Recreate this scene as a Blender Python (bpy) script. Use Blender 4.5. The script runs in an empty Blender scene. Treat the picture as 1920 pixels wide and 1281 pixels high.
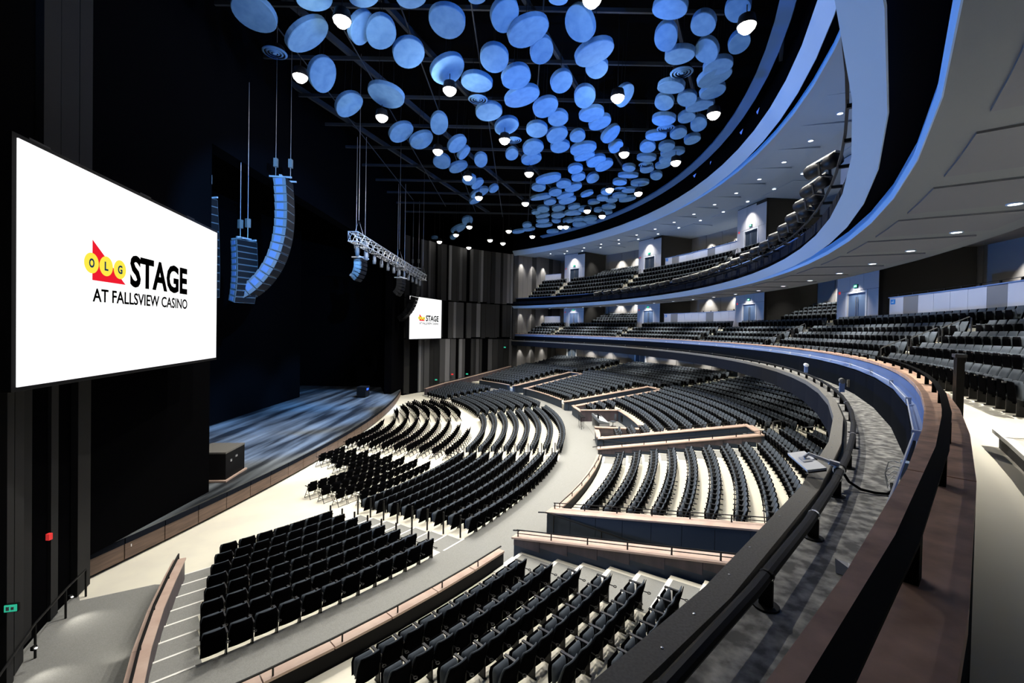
import bpy, math, random
import numpy as np
from mathutils import Vector, Matrix
random.seed(7)
S = bpy.context.scene
COL = S.collection
D2R = math.pi / 180
# ---------------------------------------------------------------- camera (world: origin = centre of all seating arcs, x to the house, z up)
CAM = Vector((31.33, -36.87, 9.0))
cam_d = bpy.data.cameras.new('camera'); cam = bpy.data.objects.new('camera', cam_d); COL.objects.link(cam); S.camera = cam
cam_d.sensor_width = 36.0; cam_d.lens = 830.76 / 1920 * 36; cam_d.shift_y = -11.36 / 1920
cam_d.clip_start = 0.05; cam_d.clip_end = 400
pi_, ro = -0.0137, 0.0186
cr, sr, cp, sp = math.cos(ro), math.sin(ro), math.cos(pi_), math.sin(pi_)
right = Vector((cr, -sp * sr, cp * sr)); up = Vector((-sr, -sp * cr, cp * cr)); fwd = Vector((0, cp, sp))
cam.matrix_world = Matrix(((right.x, up.x, -fwd.x, CAM.x), (right.y, up.y, -fwd.y, CAM.y), (right.z, up.z, -fwd.z, CAM.z), (0, 0, 0, 1)))
# ---------------------------------------------------------------- world, colour management
S.view_settings.view_transform = 'Standard'; S.view_settings.look = 'None'; S.view_settings.gamma = 1.0
S.view_settings.exposure = 0.0; S.view_settings.use_curve_mapping = False
S.cycles.diffuse_bounces = 2; S.cycles.max_bounces = 5; S.cycles.sample_clamp_indirect = 4.0
w = bpy.data.worlds.new('world'); S.world = w; w.use_nodes = True
w.node_tree.nodes['Background'].inputs[0].default_value = (0.0, 0.0, 0.0, 1); w.node_tree.nodes['Background'].inputs[1].default_value = 0

def P3(R, th, z=0.0):
    return Vector((R * math.cos(th * D2R), R * math.sin(th * D2R), z))
WARM = (1.0, 0.95, 0.84); COOL = (0.92, 0.95, 1.0); BLUE = (0.07, 0.33, 1.0); SKY = (0.22, 0.5, 1.0)
def spot(loc, target, power, angle, col, blend=0.5, size=0.08):
    d = bpy.data.lights.new('spot_lamp', 'SPOT'); d.energy = power; d.spot_size = angle * D2R; d.spot_blend = blend
    d.color = col; d.shadow_soft_size = size
    o = bpy.data.objects.new('spot_lamp', d); COL.objects.link(o); o.location = loc
    o.rotation_euler = (Vector(target) - Vector(loc)).to_track_quat('-Z', 'Y').to_euler()
    return o
# pendant house lamps: plan positions between the ceiling discs
LAMPS = [(24.33,-19.06),(20.73,-15.01),(27.91,-14.05),(23.54,-10.98),(30.62,-8.18),(25.99,-6.18),(34.04,-20.42),(36.6,-13.63),(38.78,-6.32),(40.39,-19.16),(42.33,-12.02),(42.82,-4.97),(32.43,-2.14),(27.53,-1.03),(39.49,1.39),(28.02,4.41),(32.38,6.04),(38.73,8.28),(40.65,10.26),(42.21,2.27),(25.98,16.31),(23.8,20.97),(20.85,25.8),(30.69,18.21),(33.73,21.08),(29.8,26.1),(28.09,24.01),(24.59,29.89),(20.1,34.02),(36.8,15.44),(37.42,15.39)]
ZL = 21.2
HOUSE_W = 5400
for i, (x, y) in enumerate(LAMPS):
    if i in (0,2,3,4,6,7,8,9,11,12,13,14,16,17,20,23,24,29):
        spot((x, y, ZL - 0.42), (x * 1.02, y * 1.02, 0), HOUSE_W, 105, WARM, 0.6, 0.12)
for i, pw in ((0, 260), (2, 420), (4, 260), (7, 300), (3, 90), (6, 160)):   # side glow of the pendant lamps on the discs round them
    d_ = bpy.data.lights.new('lamp_side_glow', 'POINT'); d_.energy = pw; d_.color = (1.0, .97, .93); d_.shadow_soft_size = .3
    o_ = bpy.data.objects.new('lamp_side_glow', d_); COL.objects.link(o_); o_.location = (LAMPS[i][0], LAMPS[i][1], ZL - .45)
# blue colour-changers: on the upper balcony front, washing the discs; on the stage lip, washing undersides
for th in (-42, -28, -12, 4, 20, 36):
    p = P3(46.6, th, 14.6); t = P3(31, th * 0.9, 22)
    spot(p, t, {-12: 6800, 4: 4200, 20: 1500, 36: 700}.get(th, 4200), 75, BLUE, 0.6, 0.1)
for y in (-9.5, 6): spot((21.9, y, 13.8), (43, -13 + .4 * y, 22), 6500, 55, (0.05, 0.28, 1.0), 0.6, 0.1)
for y in (-14, 0, 14):
    spot((18.3 - y * y / 220, y, 1.35), (45, y * 1.9, 15.5), 15000, 62, (0.08, 0.36, 1.0), 0.6, 0.1)
spot((31, -30, 14.2), (18.9, -13, 13.2), 42000, 32, (0.12, 0.42, 1.0), 0.4, 0.08)
for y in (-8, 0, 9):
    spot((21.6, y, 14.0), (12.5, y + 2, 1), 15000, 52, (0.16, 0.46, 1.0), 0.5, 0.1)
spot((20.5, -8, 14.0), (15.5, -6, 1), 7000, 60, COOL, 0.6, 0.1)
spot((20.5, 12, 14.0), (16, 13, 1), 3600, 60, COOL, 0.6, 0.1)

# ---------------------------------------------------------------- materials
def mat(name, col, rough=0.6, metal=0.0, emit=None, es=1.0, noise=None, bump=None, spec=0.5):
    m = bpy.data.materials.new(name); m.use_nodes = True; nt = m.node_tree; b = nt.nodes['Principled BSDF']
    b.inputs['Base Color'].default_value = (*col, 1); b.inputs['Roughness'].default_value = rough; b.inputs['Metallic'].default_value = metal
    b.inputs['Specular IOR Level'].default_value = spec
    if emit: b.inputs['Emission Color'].default_value = (*emit, 1); b.inputs['Emission Strength'].default_value = es
    if noise:   # (scale vector, second colour, detail, contrast)
        sc, c2, det, lo, hi = noise
        tc = nt.nodes.new('ShaderNodeTexCoord'); mp = nt.nodes.new('ShaderNodeMapping'); mp.inputs['Scale'].default_value = sc
        n = nt.nodes.new('ShaderNodeTexNoise'); n.inputs['Scale'].default_value = 1; n.inputs['Detail'].default_value = det
        r = nt.nodes.new('ShaderNodeValToRGB'); r.color_ramp.elements[0].position = lo; r.color_ramp.elements[1].position = hi
        r.color_ramp.elements[0].color = (*col, 1); r.color_ramp.elements[1].color = (*c2, 1)
        nt.links.new(tc.outputs['Object'], mp.inputs[0]); nt.links.new(mp.outputs[0], n.inputs['Vector'])
        nt.links.new(n.outputs[0], r.inputs[0]); nt.links.new(r.outputs[0], b.inputs['Base Color'])
        if bump:
            bp = nt.nodes.new('ShaderNodeBump'); bp.inputs['Strength'].default_value = bump; bp.inputs['Distance'].default_value = 0.01
            nt.links.new(n.outputs[0], bp.inputs['Height']); nt.links.new(bp.outputs[0], b.inputs['Normal'])
    return m
M = {}
M['cream'] = mat('cream_floor', (0.80, 0.76, 0.64), 0.55, noise=((0.6, 0.6, 0.6), (0.74, 0.70, 0.60), 3, 0.4, 0.6))
M['carpet'] = mat('grey_carpet', (0.21, 0.21, 0.20), 0.95, noise=((45, 45, 45), (0.26, 0.26, 0.248), 4, 0.35, 0.65), bump=0.3)
M['nosing'] = mat('white_nosing', (0.85, 0.84, 0.80), 0.6)
M['riser'] = mat('riser', (0.35, 0.33, 0.29), 0.8)
M['black'] = mat('black_paint', (0.006, 0.006, 0.007), 0.7, spec=0.15)
M['void'] = mat('black_drape', (0.0025, 0.0025, 0.003), 1.0, spec=0.0)
M['metal'] = mat('black_metal', (0.006, 0.006, 0.0065), 0.5, 0.0, spec=0.25)
M['railblack'] = mat('matt_black_rail', (0.004, 0.004, 0.0042), 0.9, spec=0.06)
M['lobby'] = mat('dark_lobby_side', (0.014, 0.014, 0.015), 0.9)
M['parapet'] = mat('dark_ledge_wall', (0.003, 0.005, 0.010), 0.9, spec=0.03)
M['led'] = mat('blue_led_strip', (0, 0, 0), 0.5, emit=(0.03, 0.30, 1.0), es=14)
M['fabric'] = mat('seat_fabric_blue_light', (0.055, 0.067, 0.085), 0.9, spec=0.25)  # charcoal seat fabric, tinted blue to carry the blue stage light
M['shell'] = mat('seat_back_shell', (0.0025, 0.0025, 0.003), 0.9, spec=0.0)
M['arm'] = mat('armrest_black', (0.045, 0.045, 0.048), 0.22)
M['hoop'] = mat('handrail_steel', (0.035, 0.037, 0.045), 0.35)
M['steelwork'] = mat('dark_steelwork', (0.012, 0.02, 0.035), 0.7)
M['wood'] = mat('walnut_wood', (0.34, 0.22, 0.165), 0.5, noise=((1.4, 1.4, 22), (0.20, 0.125, 0.095), 5, 0.35, 0.68))
M['woodcap'] = mat('light_wood_cap', (0.56, 0.42, 0.35), 0.5, noise=((2.0, 2.0, 9), (0.46, 0.32, 0.26), 5, 0.35, 0.7))
M['walnut'] = mat('dark_walnut_cap', (0.85, 0.54, 0.39), 0.55, noise=((7, 7, 3), (0.46, 0.275, 0.19), 6, 0.3, 0.7))
M['stagewood'] = mat('stained_stage_panel', (0.15, 0.095, 0.07), 0.6, noise=((1.0, 1.0, 12), (0.085, 0.055, 0.042), 6, 0.35, 0.68))
M['stage'] = mat('worn_stage_boards', (0.17, 0.19, 0.21), 0.5, noise=((1.1, 0.10, 1), (0.012, 0.015, 0.02), 9, 0.34, 0.60))
M['navy'] = mat('navy_panel', (0.02, 0.034, 0.058), 0.6)
M['aub'] = mat('dark_stained_panel', (0.075, 0.055, 0.065), 0.6, noise=((3, 3, 0.9), (0.045, 0.035, 0.042), 5, 0.35, 0.65))
M['ledge'] = mat('scuffed_ledge', (0.13, 0.13, 0.128), 0.7, noise=((7, 7, 7), (0.62, 0.61, 0.58), 12, 0.42, 0.70), bump=0.2)
M['curb'] = mat('grey_curb', (0.13, 0.125, 0.115), 0.75, noise=((60, 60, 60), (0.165, 0.16, 0.15), 3, 0.4, 0.6))
M['fascia'] = mat('grey_fascia', (0.008, 0.010, 0.016), 0.9, spec=0.05)
M['white'] = mat('plaster_blue_wash', (0.38, 0.50, 0.66), 0.8)  # white plaster with the blue wash light put into its colour
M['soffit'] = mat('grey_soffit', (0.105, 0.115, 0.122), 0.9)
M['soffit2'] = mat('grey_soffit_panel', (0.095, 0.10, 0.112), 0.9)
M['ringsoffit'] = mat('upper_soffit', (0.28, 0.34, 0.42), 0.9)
M['strip'] = mat('blue_grey_strip', (0.14, 0.21, 0.40), 0.6)
M['rimblue'] = mat('deep_blue_rim', (0.05, 0.13, 0.30), 0.8)
M['lit'] = mat('control_room_glass', (0, 0, 0.05), 0.3, emit=(0.08, 0.2, 0.85), es=0.9)
M['panel'] = mat('grey_wall_panel', (0.19, 0.185, 0.19), 0.85)
M['bar'] = mat('pale_bar_panel', (0.50, 0.50, 0.55), 0.8)
M['dwall'] = mat('dark_wall', (0.04, 0.04, 0.043), 0.9)
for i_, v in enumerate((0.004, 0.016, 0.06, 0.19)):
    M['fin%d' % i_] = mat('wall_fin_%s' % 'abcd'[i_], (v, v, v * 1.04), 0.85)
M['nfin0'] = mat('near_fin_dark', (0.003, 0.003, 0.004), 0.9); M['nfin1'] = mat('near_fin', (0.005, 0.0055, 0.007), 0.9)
M['disc'] = mat('acoustic_disc_blue_light', (0.085, 0.22, 0.46), 0.9, noise=((2.5, 2.5, 2.5), (0.12, 0.28, 0.53), 6, 0.35, 0.65))  # blue uplight put into the disc colour, against warm floor bounce
M['door'] = mat('blue_door', (0.10, 0.16, 0.28), 0.6)
M['frame'] = mat('white_door_frame', (0.7, 0.72, 0.78), 0.6)
M['steel'] = mat('bright_steel', (0.6, 0.6, 0.62), 0.3, 0.8)
M['alu'] = mat('aluminium_truss', (0.75, 0.77, 0.8), 0.35, 0.6)
M['lamp'] = mat('lamp_glow', (1, 1, 1), 0.5, emit=(1.0, 0.95, 0.86), es=14)
M['down'] = mat('downlight_glow', (1, 1, 1), 0.5, emit=(1.0, 0.95, 0.88), es=5)
M['screen'] = mat('screen_white', (0, 0, 0), 0.9, emit=(1, 1, 1), es=1.25)
M['ink'] = mat('screen_black', (0.0, 0.0, 0.0), 1.0, spec=0)
M['red'] = mat('screen_red', (0, 0, 0), 1, emit=(0.86, 0.013, 0.03), es=1.0, spec=0)
M['yellow'] = mat('screen_yellow', (0, 0, 0), 1, emit=(1.0, 0.84, 0.07), es=1.0, spec=0)
M['navyink'] = mat('screen_navy', (0, 0, 0), 1, emit=(0.01, 0.035, 0.09), es=1.0, spec=0)
M['exit'] = mat('exit_green', (0, 0.2, 0.1), 0.5, emit=(0.03, 0.42, 0.26), es=1.0)
M['alarm'] = mat('alarm_red', (0.7, 0.02, 0.02), 0.5, emit=(0.9, 0.05, 0.05), es=0.5)
M['paper'] = mat('white_paper', (0.85, 0.85, 0.86), 0.8)
M['box'] = mat('pale_blue_box', (0.35, 0.5, 0.75), 0.6)
M['beige'] = mat('fixture_cream', (0.45, 0.42, 0.36), 0.5)
M['blueled'] = mat('blue_led', (0, 0, 0.2), 0.5, emit=(0.02, 0.08, 1.0), es=4)
M['signblue'] = mat('blue_sign', (0.02, 0.2, 0.55), 0.6)

# ---------------------------------------------------------------- mesh helpers
class MB:
    def __init__(s): s.v = []; s.f = []
    def add(s, vs, fs):
        n = len(s.v); s.v += [tuple(q) for q in vs]; s.f += [tuple(i + n for i in f) for f in fs]; return s
    def hexa(s, p):   # 8 points: 0-3 bottom ring, 4-7 top ring
        return s.add(p, [(3, 2, 1, 0), (4, 5, 6, 7), (0, 1, 5, 4), (1, 2, 6, 5), (2, 3, 7, 6), (3, 0, 4, 7)])
    def box(s, x0, x1, y0, y1, z0, z1, mtx=None):
        p = [Vector(q) for q in ((x0, y0, z0), (x1, y0, z0), (x1, y1, z0), (x0, y1, z0), (x0, y0, z1), (x1, y0, z1), (x1, y1, z1), (x0, y1, z1))]
        if mtx is not None: p = [mtx @ q for q in p]
        return s.hexa(p)
    def sweep(s, prof, t0, t1, n, wave=None):   # closed profile of (R, z) swept round the z axis
        n = max(1, n); k = len(prof); vs = []
        for i in range(n + 1):
            th = t0 + (t1 - t0) * i / n
            for (R, z) in prof: vs.append(P3(R, th, z))
        fs = []
        for i in range(n):
            for j in range(k):
                a = i * k + j; b = i * k + (j + 1) % k
                fs.append((a, b, b + k, a + k))
        fs.append(tuple(range(k - 1, -1, -1))); fs.append(tuple(n * k + j for j in range(k)))
        return s.add(vs, fs)
    def arc(s, R0, R1, z0, z1, t0, t1, n): return s.sweep([(R0, z0), (R1, z0), (R1, z1), (R0, z1)], t0, t1, n)
    def prism(s, poly, z0, z1):
        n = len(poly); z0s = z0 if hasattr(z0, '__len__') else [z0] * n; z1s = z1 if hasattr(z1, '__len__') else [z1] * n
        vs = [(p[0], p[1], z0s[i]) for i, p in enumerate(poly)] + [(p[0], p[1], z1s[i]) for i, p in enumerate(poly)]
        fs = [tuple(range(n - 1, -1, -1)), tuple(range(n, 2 * n))] + [(i, (i + 1) % n, n + (i + 1) % n, n + i) for i in range(n)]
        return s.add(vs, fs)
    def tube(s, pts, r, n=8, cap=True):
        pts = [Vector(p) for p in pts]; m = len(pts); vs = []; ref = None
        for i, p in enumerate(pts):
            d = (pts[min(i + 1, m - 1)] - pts[max(i - 1, 0)]).normalized()
            if ref is None: ref = Vector((0, 0, 1)) if abs(d.z) < 0.9 else Vector((1, 0, 0))
            a = d.cross(ref).normalized(); b = d.cross(a).normalized(); ref = b * -1 if False else ref
            for j in range(n):
                t = 2 * math.pi * j / n; vs.append(p + a * (r * math.cos(t)) + b * (r * math.sin(t)))
        fs = [(i * n + j, i * n + (j + 1) % n, (i + 1) * n + (j + 1) % n, (i + 1) * n + j) for i in range(m - 1) for j in range(n)]
        if cap: fs += [tuple(range(n - 1, -1, -1)), tuple((m - 1) * n + j for j in range(n))]
        return s.add(vs, fs)
    def lathe(s, prof, n, mtx=None, cap=True):   # profile of (r, z) about local z
        vs = []; k = len(prof)
        for i in range(n):
            t = 2 * math.pi * i / n
            for (r, z) in prof: vs.append(Vector((r * math.cos(t), r * math.sin(t), z)))
        if mtx is not None: vs = [mtx @ q for q in vs]
        fs = [(i * k + j, ((i + 1) % n) * k + j, ((i + 1) % n) * k + j + 1, i * k + j + 1) for i in range(n) for j in range(k - 1)]
        if cap: fs += [tuple(i * k for i in range(n)), tuple(i * k + k - 1 for i in range(n - 1, -1, -1))]
        return s.add(vs, fs)
    def mesh(s, name, m, smooth=False):
        me = bpy.data.meshes.new(name); me.from_pydata([tuple(v) for v in s.v], [], s.f); me.materials.append(m)
        if smooth: me.polygons.foreach_set('use_smooth', [True] * len(me.polygons))
        me.update(); return me
def ob(name, mb, m, parent=None, smooth=False, **kw):
    me = mb if isinstance(mb, bpy.types.Mesh) else mb.mesh(name, m, smooth)
    o = bpy.data.objects.new(name, me); COL.objects.link(o); o.parent = parent
    for k, v in kw.items(): o[k] = v
    return o
def empty(name, loc=(0, 0, 0), rz=0.0, parent=None, **kw):
    o = bpy.data.objects.new(name, None); COL.objects.link(o); o.location = loc; o.rotation_euler = (0, 0, rz); o.parent = parent
    for k, v in kw.items(): o[k] = v
    return o
def struct(name, mb=None, m=None, **kw):
    if mb is None: return empty(name, kind='structure', **kw)
    return ob(name, mb, m, kind='structure', **kw)
def thing(name, label, cat, loc=(0, 0, 0), rz=0.0, group=None):
    o = empty(name, loc, rz, label=label, category=cat)
    if group: o['group'] = group
    return o
def tag(o, label, cat, group=None):
    o['label'] = label; o['category'] = cat
    if group: o['group'] = group
    return o
def seg(a, b, step): return max(1, int(round(abs(b - a) / step)))
ORD = ['front', 'second', 'third', 'fourth', 'fifth', 'sixth', 'seventh', 'eighth', 'ninth', 'tenth']
def nth(n):
    n = int(n); return '%d%s' % (n, 'th' if 10 <= n % 100 <= 20 else {1: 'st', 2: 'nd', 3: 'rd'}.get(n % 10, 'th'))
# ================================================================ SETTING
FA = 3.5                      # facet angle of the balcony fronts (degrees)
T0, T1 = -60.0, 48.6
struct('floor', MB().box(-12, 66, -66, 66, -0.3, 0), M['cream'])
# carpet of the ramp left of the curved wall
struct('ramp_carpet', MB().prism([(17.0, -22.2), (17.58, -22.73), (19.22, -21.78), (20.0, -21.75), (21.5, -25.0), (23.2, -27.6), (27.0, -32.5), (20, -34), (17.0, -30)], 0.0, 0.012), M['carpet'])
def stage_x(y): return 18.9 - y * y / 220.0
ys = [-22 + 44 * i / 28 for i in range(29)]
st = struct('stage_platform', MB().prism([(stage_x(y) - 0.05, y) for y in ys] + [(-9, 22), (-9, -22)], 0.10, 0.995), M['black'])
ob('stage_deck', MB().prism([(stage_x(y), y) for y in ys] + [(-9, 22), (-9, -22)], 0.93, 1.0), M['stage'], st)
for i in range(28):
    ya, yb = ys[i] + 0.02, ys[i + 1] - 0.02
    a, b = Vector((stage_x(ya), ya)), Vector((stage_x(yb), yb))
    ob('panel', MB().prism([(a.x - .05, a.y), (a.x + .0, a.y), (b.x + .0, b.y), (b.x - .05, b.y)], 0.12, 0.70), M['stagewood'], st)
    ob('lip', MB().prism([(a.x - .05, a.y), (a.x + .02, a.y), (b.x + .02, b.y), (b.x - .05, b.y)], 0.71, 0.925), M['fascia'], st)
# stage house
for s_, nm in ((-1, 'near'), (1, 'far')):
    y0, y1 = sorted((s_ * 15.9, s_ * 22.5))
    struct('wall_proscenium_' + nm, MB().box(16.2, 17.05, y0, y1, 1.0, 26), M['void'])
    y0, y1 = sorted((s_ * 22.0, s_ * 22.4))
    struct('wall_stage_' + nm, MB().box(-9, 16.2, y0, y1, 0, 26), M['void'])
struct('wall_stage_back', MB().box(-9.3, -9, -22, 22, 0, 26), M['void'])
struct('wall_backdrop', MB().box(7.6, 7.75, -22, 12.5, 1.0, 26), M['void'])
struct('wall_proscenium_top', MB().box(16.2, 17.05, -15.9, 15.9, 17.5, 26), M['void'])
struct('ceiling', MB().box(-10, 66, -66, 66, 26, 26.3), M['void'])
struct('wall_outer', MB().arc(62, 62.4, 0, 26, -66, 50, 40), M['void'])

# side walls of upright fins in three tiers
def fin_wall(name, pts, n, ztop, seed, first_dark=0):
    rnd = random.Random(seed); w_ = struct(name)
    pts = [Vector(p) for p in pts]; L = [0]
    for a, b in zip(pts, pts[1:]): L.append(L[-1] + (b - a).length)
    def at(s):
        for i in range(len(pts) - 1):
            if s <= L[i + 1] + 1e-6: return pts[i].lerp(pts[i + 1], (s - L[i]) / (L[i + 1] - L[i]))
        return pts[-1]
    cen = Vector((30, 0))
    bk = MB()
    for i in range(len(pts) - 1):
        a, b = pts[i], pts[i + 1]; nrm = Vector((-(b - a).y, (b - a).x)).normalized()
        if nrm.dot(cen - a) < 0: nrm = -nrm
        bk.prism([a, b, b - nrm * .4, a - nrm * .4], 0, ztop)
    ob('backing', bk, M['void'], w_)
    for (z0, z1) in ((0.0, 7.4), (7.5, 12.9), (13.0, ztop)):
        cut = [0.0]
        while cut[-1] < L[-1]: cut.append(cut[-1] + rnd.choice((.45, .6, .8, 1.0)))
        cut[-1] = L[-1]
        for i in range(len(cut) - 1):
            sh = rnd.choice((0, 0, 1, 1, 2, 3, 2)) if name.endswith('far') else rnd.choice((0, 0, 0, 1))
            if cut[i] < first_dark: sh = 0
            if sh == 0 and rnd.random() < .5: continue
            a, b = at(cut[i] + .02), at(cut[i + 1] - .02); d = rnd.choice((.08, .18, .3)); nrm = Vector((-(b - a).y, (b - a).x)).normalized()
            if nrm.dot(cen - a) < 0: nrm = -nrm
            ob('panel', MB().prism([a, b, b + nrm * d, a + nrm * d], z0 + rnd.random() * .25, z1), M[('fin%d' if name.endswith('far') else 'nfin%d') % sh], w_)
    return w_
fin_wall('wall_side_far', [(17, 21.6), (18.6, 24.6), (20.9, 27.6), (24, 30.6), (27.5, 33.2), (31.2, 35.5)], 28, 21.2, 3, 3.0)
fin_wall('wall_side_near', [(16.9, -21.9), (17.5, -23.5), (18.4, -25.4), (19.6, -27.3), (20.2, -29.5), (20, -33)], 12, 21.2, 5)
wr = thing('wall_handrail', 'black handrail on posts along the dark panelled wall at lower left', 'handrail')
pts = [Vector((17.55, -22.5, .9)), Vector((18.0, -23.6, .9)), Vector((18.8, -25.2, .95)), Vector((20.0, -27.1, 1.0)), Vector((20.7, -29.2, 1.0))]
ob('rail', MB().tube(pts, .028), M['metal'], wr)
for p in pts: ob('post', MB().tube([(p.x, p.y, 0), p], .03, 6), M['metal'], wr)

# ---- orchestra tiers
RB = [35.45 - .905 * (7 - j) for j in range(8)]          # R of tread edge j+1, z = .09*(j+1)
def wall_t(R): return -47.45 - (R - 29.5) * .36     # curved side wall
tiers = struct('orchestra_tiers')
for j in range(8):
    R0 = RB[j]; R1 = RB[j + 1] if j < 7 else 38.1; t = wall_t(R0) - 0.1
    ob('tread', MB().arc(R0, R1, -0.01, .09 * (j + 1), t, -t, 60), M['cream'] if j < 7 else M['carpet'], tiers)
ROWEND = (44.95, 45.6, 46.1, 46.55, 46.95, 47.3, 47.5, 47.7)
AIS = [(-49.2, -47.75), (-35.35, -33.45), (-14.5, -12.6), (12.6, 14.5), (33.45, 35.35), (47.75, 49.2)]
for j in range(7):
    for (a, b) in AIS:
        aa, bb = a, b
        if a < -48: aa = wall_t(RB[j] + .5) + .1; bb = -ROWEND[j + 1] + .15
        if b > 48: bb = -wall_t(RB[j] + .5) - .1; aa = ROWEND[j + 1] - .15
        ob('aisle_carpet', MB().arc(RB[j] + .05, RB[j + 1], .09 * (j + 1), .09 * (j + 1) + .008, aa, bb, 4), M['carpet'], tiers)
for j in range(8):
    for (a, b) in AIS:
        aa, bb = a, b
        if a < -48: aa = wall_t(RB[j]) + .1; bb = -ROWEND[j] - .1
        if b > 48: bb = -wall_t(RB[j]) - .1; aa = ROWEND[j] + .1
        ob('step_nosing', MB().arc(RB[j] - .012, RB[j] + .055, .09 * (j + 1) - .05, .09 * (j + 1) + .012, aa, bb, 4), M['nosing'], tiers)
for s_, nm in ((-1, 'nearest'), (1, 'farthest')):
    wl = thing('curved_side_wall', 'curved low wood-capped wall beside the %s stepped orchestra aisle' % nm, 'wall')
    P_ = [(29.45, 47.3), (31, 48.05), (33, 48.85), (35, 49.4), (38, 49.9), (42, 50.3)] if s_ < 0 else [(29.45, 47.3), (33, 48.3), (36, 48.4), (40, 48.4), (44, 48.4), (47, 48.4)]
    ctr = [P3(R, s_ * t) for R, t in P_]; zt = [.80 + (R - 29.45) * .085 for R, t in P_] if s_ < 0 else [.9, 1.3, 1.6, 2.1, 2.6, 3.0]
    b1, b2 = MB(), MB()
    for i in range(len(ctr) - 1):
        a, b = ctr[i], ctr[i + 1]; n_ = Vector((-(b - a).y, (b - a).x, 0)).normalized() * .16
        z0, z1 = zt[i], zt[i + 1]
        b1.prism([a - n_ * .9, b - n_ * .9, b + n_ * .9, a + n_ * .9], 0, [z0, z1, z1, z0])
        b2.prism([a - n_ * 1.15, b - n_ * 1.15, b + n_ * 1.15, a + n_ * 1.15], [z0, z1, z1, z0], [z0 + .05, z1 + .05, z1 + .05, z0 + .05])
    ob('wall_body', b1, M['aub'], wl); ob('wood_cap', b2, M['woodcap'], wl)
    tp = [c + Vector((0, 0, z + .22)) + Vector((c.y, -c.x, 0)).normalized() * (.03 * (-1 if s_ < 0 else 1)) * -1 for c, z in zip(ctr, zt)]
    ob('rail', MB().tube(tp, .025, 6), M['metal'], wl)
    ob('rail', MB().tube([p - Vector((0, 0, .1)) for p in tp], .018, 6), M['metal'], wl)
    for p in tp: ob('post', MB().tube([p - Vector((0, 0, .2)), p], .022, 6), M['metal'], wl)

# ---- raked stalls floor (behind the cross aisle), in five wedges between the entry ramps
ZK = lambda k: 1.15 + .16 * k
BK = lambda k: 38.3 if k <= 0 else 38.78 + .92 * k
VC = [-31.6, -11.7, 11.7, 31.6]
SECT = [(-62, -33.75), (-29.45, -13.85), (-9.55, 9.55), (13.85, 29.45), (33.75, 48.6)]
rake = struct('raked_floor')
for si, (a, b) in enumerate(SECT):
    for k in range(9):
        R0 = BK(k)
        if si == 2 and k < 3:
            for (aa, bb) in ((a, -5.9), (5.9, b)): ob('tread', MB().arc(R0, BK(k + 1), 0, ZK(k), aa, bb, 6), M['cream'], rake)
            continue
        ob('tread', MB().arc(R0, BK(k + 1), 0, ZK(k), a, b, seg(a, b, 2)), M['cream'], rake)
ob('tread', MB().arc(BK(9), BK(10), 0, ZK(9), -62, 48.6, 50), M['cream'], rake)
ob('tread', MB().arc(BK(10), 49.5, 0, ZK(10), -62, 48.6, 50), M['cream'], rake)
for k in range(9):
    ob('tread', MB().arc(49.5 + k, 50.5 + k if k < 8 else 60, 0, 2.62 + .165 * k, -62, 48.6, 50), M['cream'], rake)
for (a, b) in ((-36.3, -34.05), (-16.1, -14.1), (14.1, 16.1), (34.05, 36.3)):
    for k in range(9):
        R0 = BK(k)
        ob('aisle_carpet', MB().arc(R0, BK(k + 1), ZK(k), ZK(k) + .008, a, b, 3), M['carpet'], rake)
        ob('step_nosing', MB().arc(R0 - .01, R0 + .12, ZK(k) - .06, ZK(k) + .012, a, b, 3), M['nosing'], rake)
ob('step_nosing', MB().arc(38.0, 38.15, .72, .95, -35.4, -34.05, 2), M['nosing'], rake)
# curved front walls with wood cap and thin rail
FW = [(-60, -35.4, 'foreground'), (-29.3, -15.9, 'second raked'), (15.9, 29.3, 'fourth raked'), (35.4, 45.5, 'farthest raked')]
for (a, b, nm) in FW:
    wl = thing('seating_front_wall', 'low curved dark wall with wood cap in front of the %s seating block' % nm, 'wall')
    n = seg(a, b, 2.2)
    ob('wall_body', MB().arc(38.1, 38.26, .6, 1.55, a, b, n), M['black'] if a < 0 else M['navy'], wl)
    for i in range(n):
        t0 = a + (b - a) * i / n; t1 = a + (b - a) * (i + 1) / n
        ob('wood_cap', MB().arc(38.02, 38.30, 1.55, 1.61, t0 + .02, t1 - .02, 1), M['woodcap'], wl)
        ob('post', MB().tube([P3(38.24, t0 + .3, 1.61), P3(38.24, t0 + .3, 1.79)], .02, 6), M['metal'], wl)
    ob('rail', MB().sweep([(38.22, 1.78), (38.26, 1.78), (38.26, 1.81), (38.22, 1.81)], a + .2, b - .2, n), M['metal'], wl)
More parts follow.
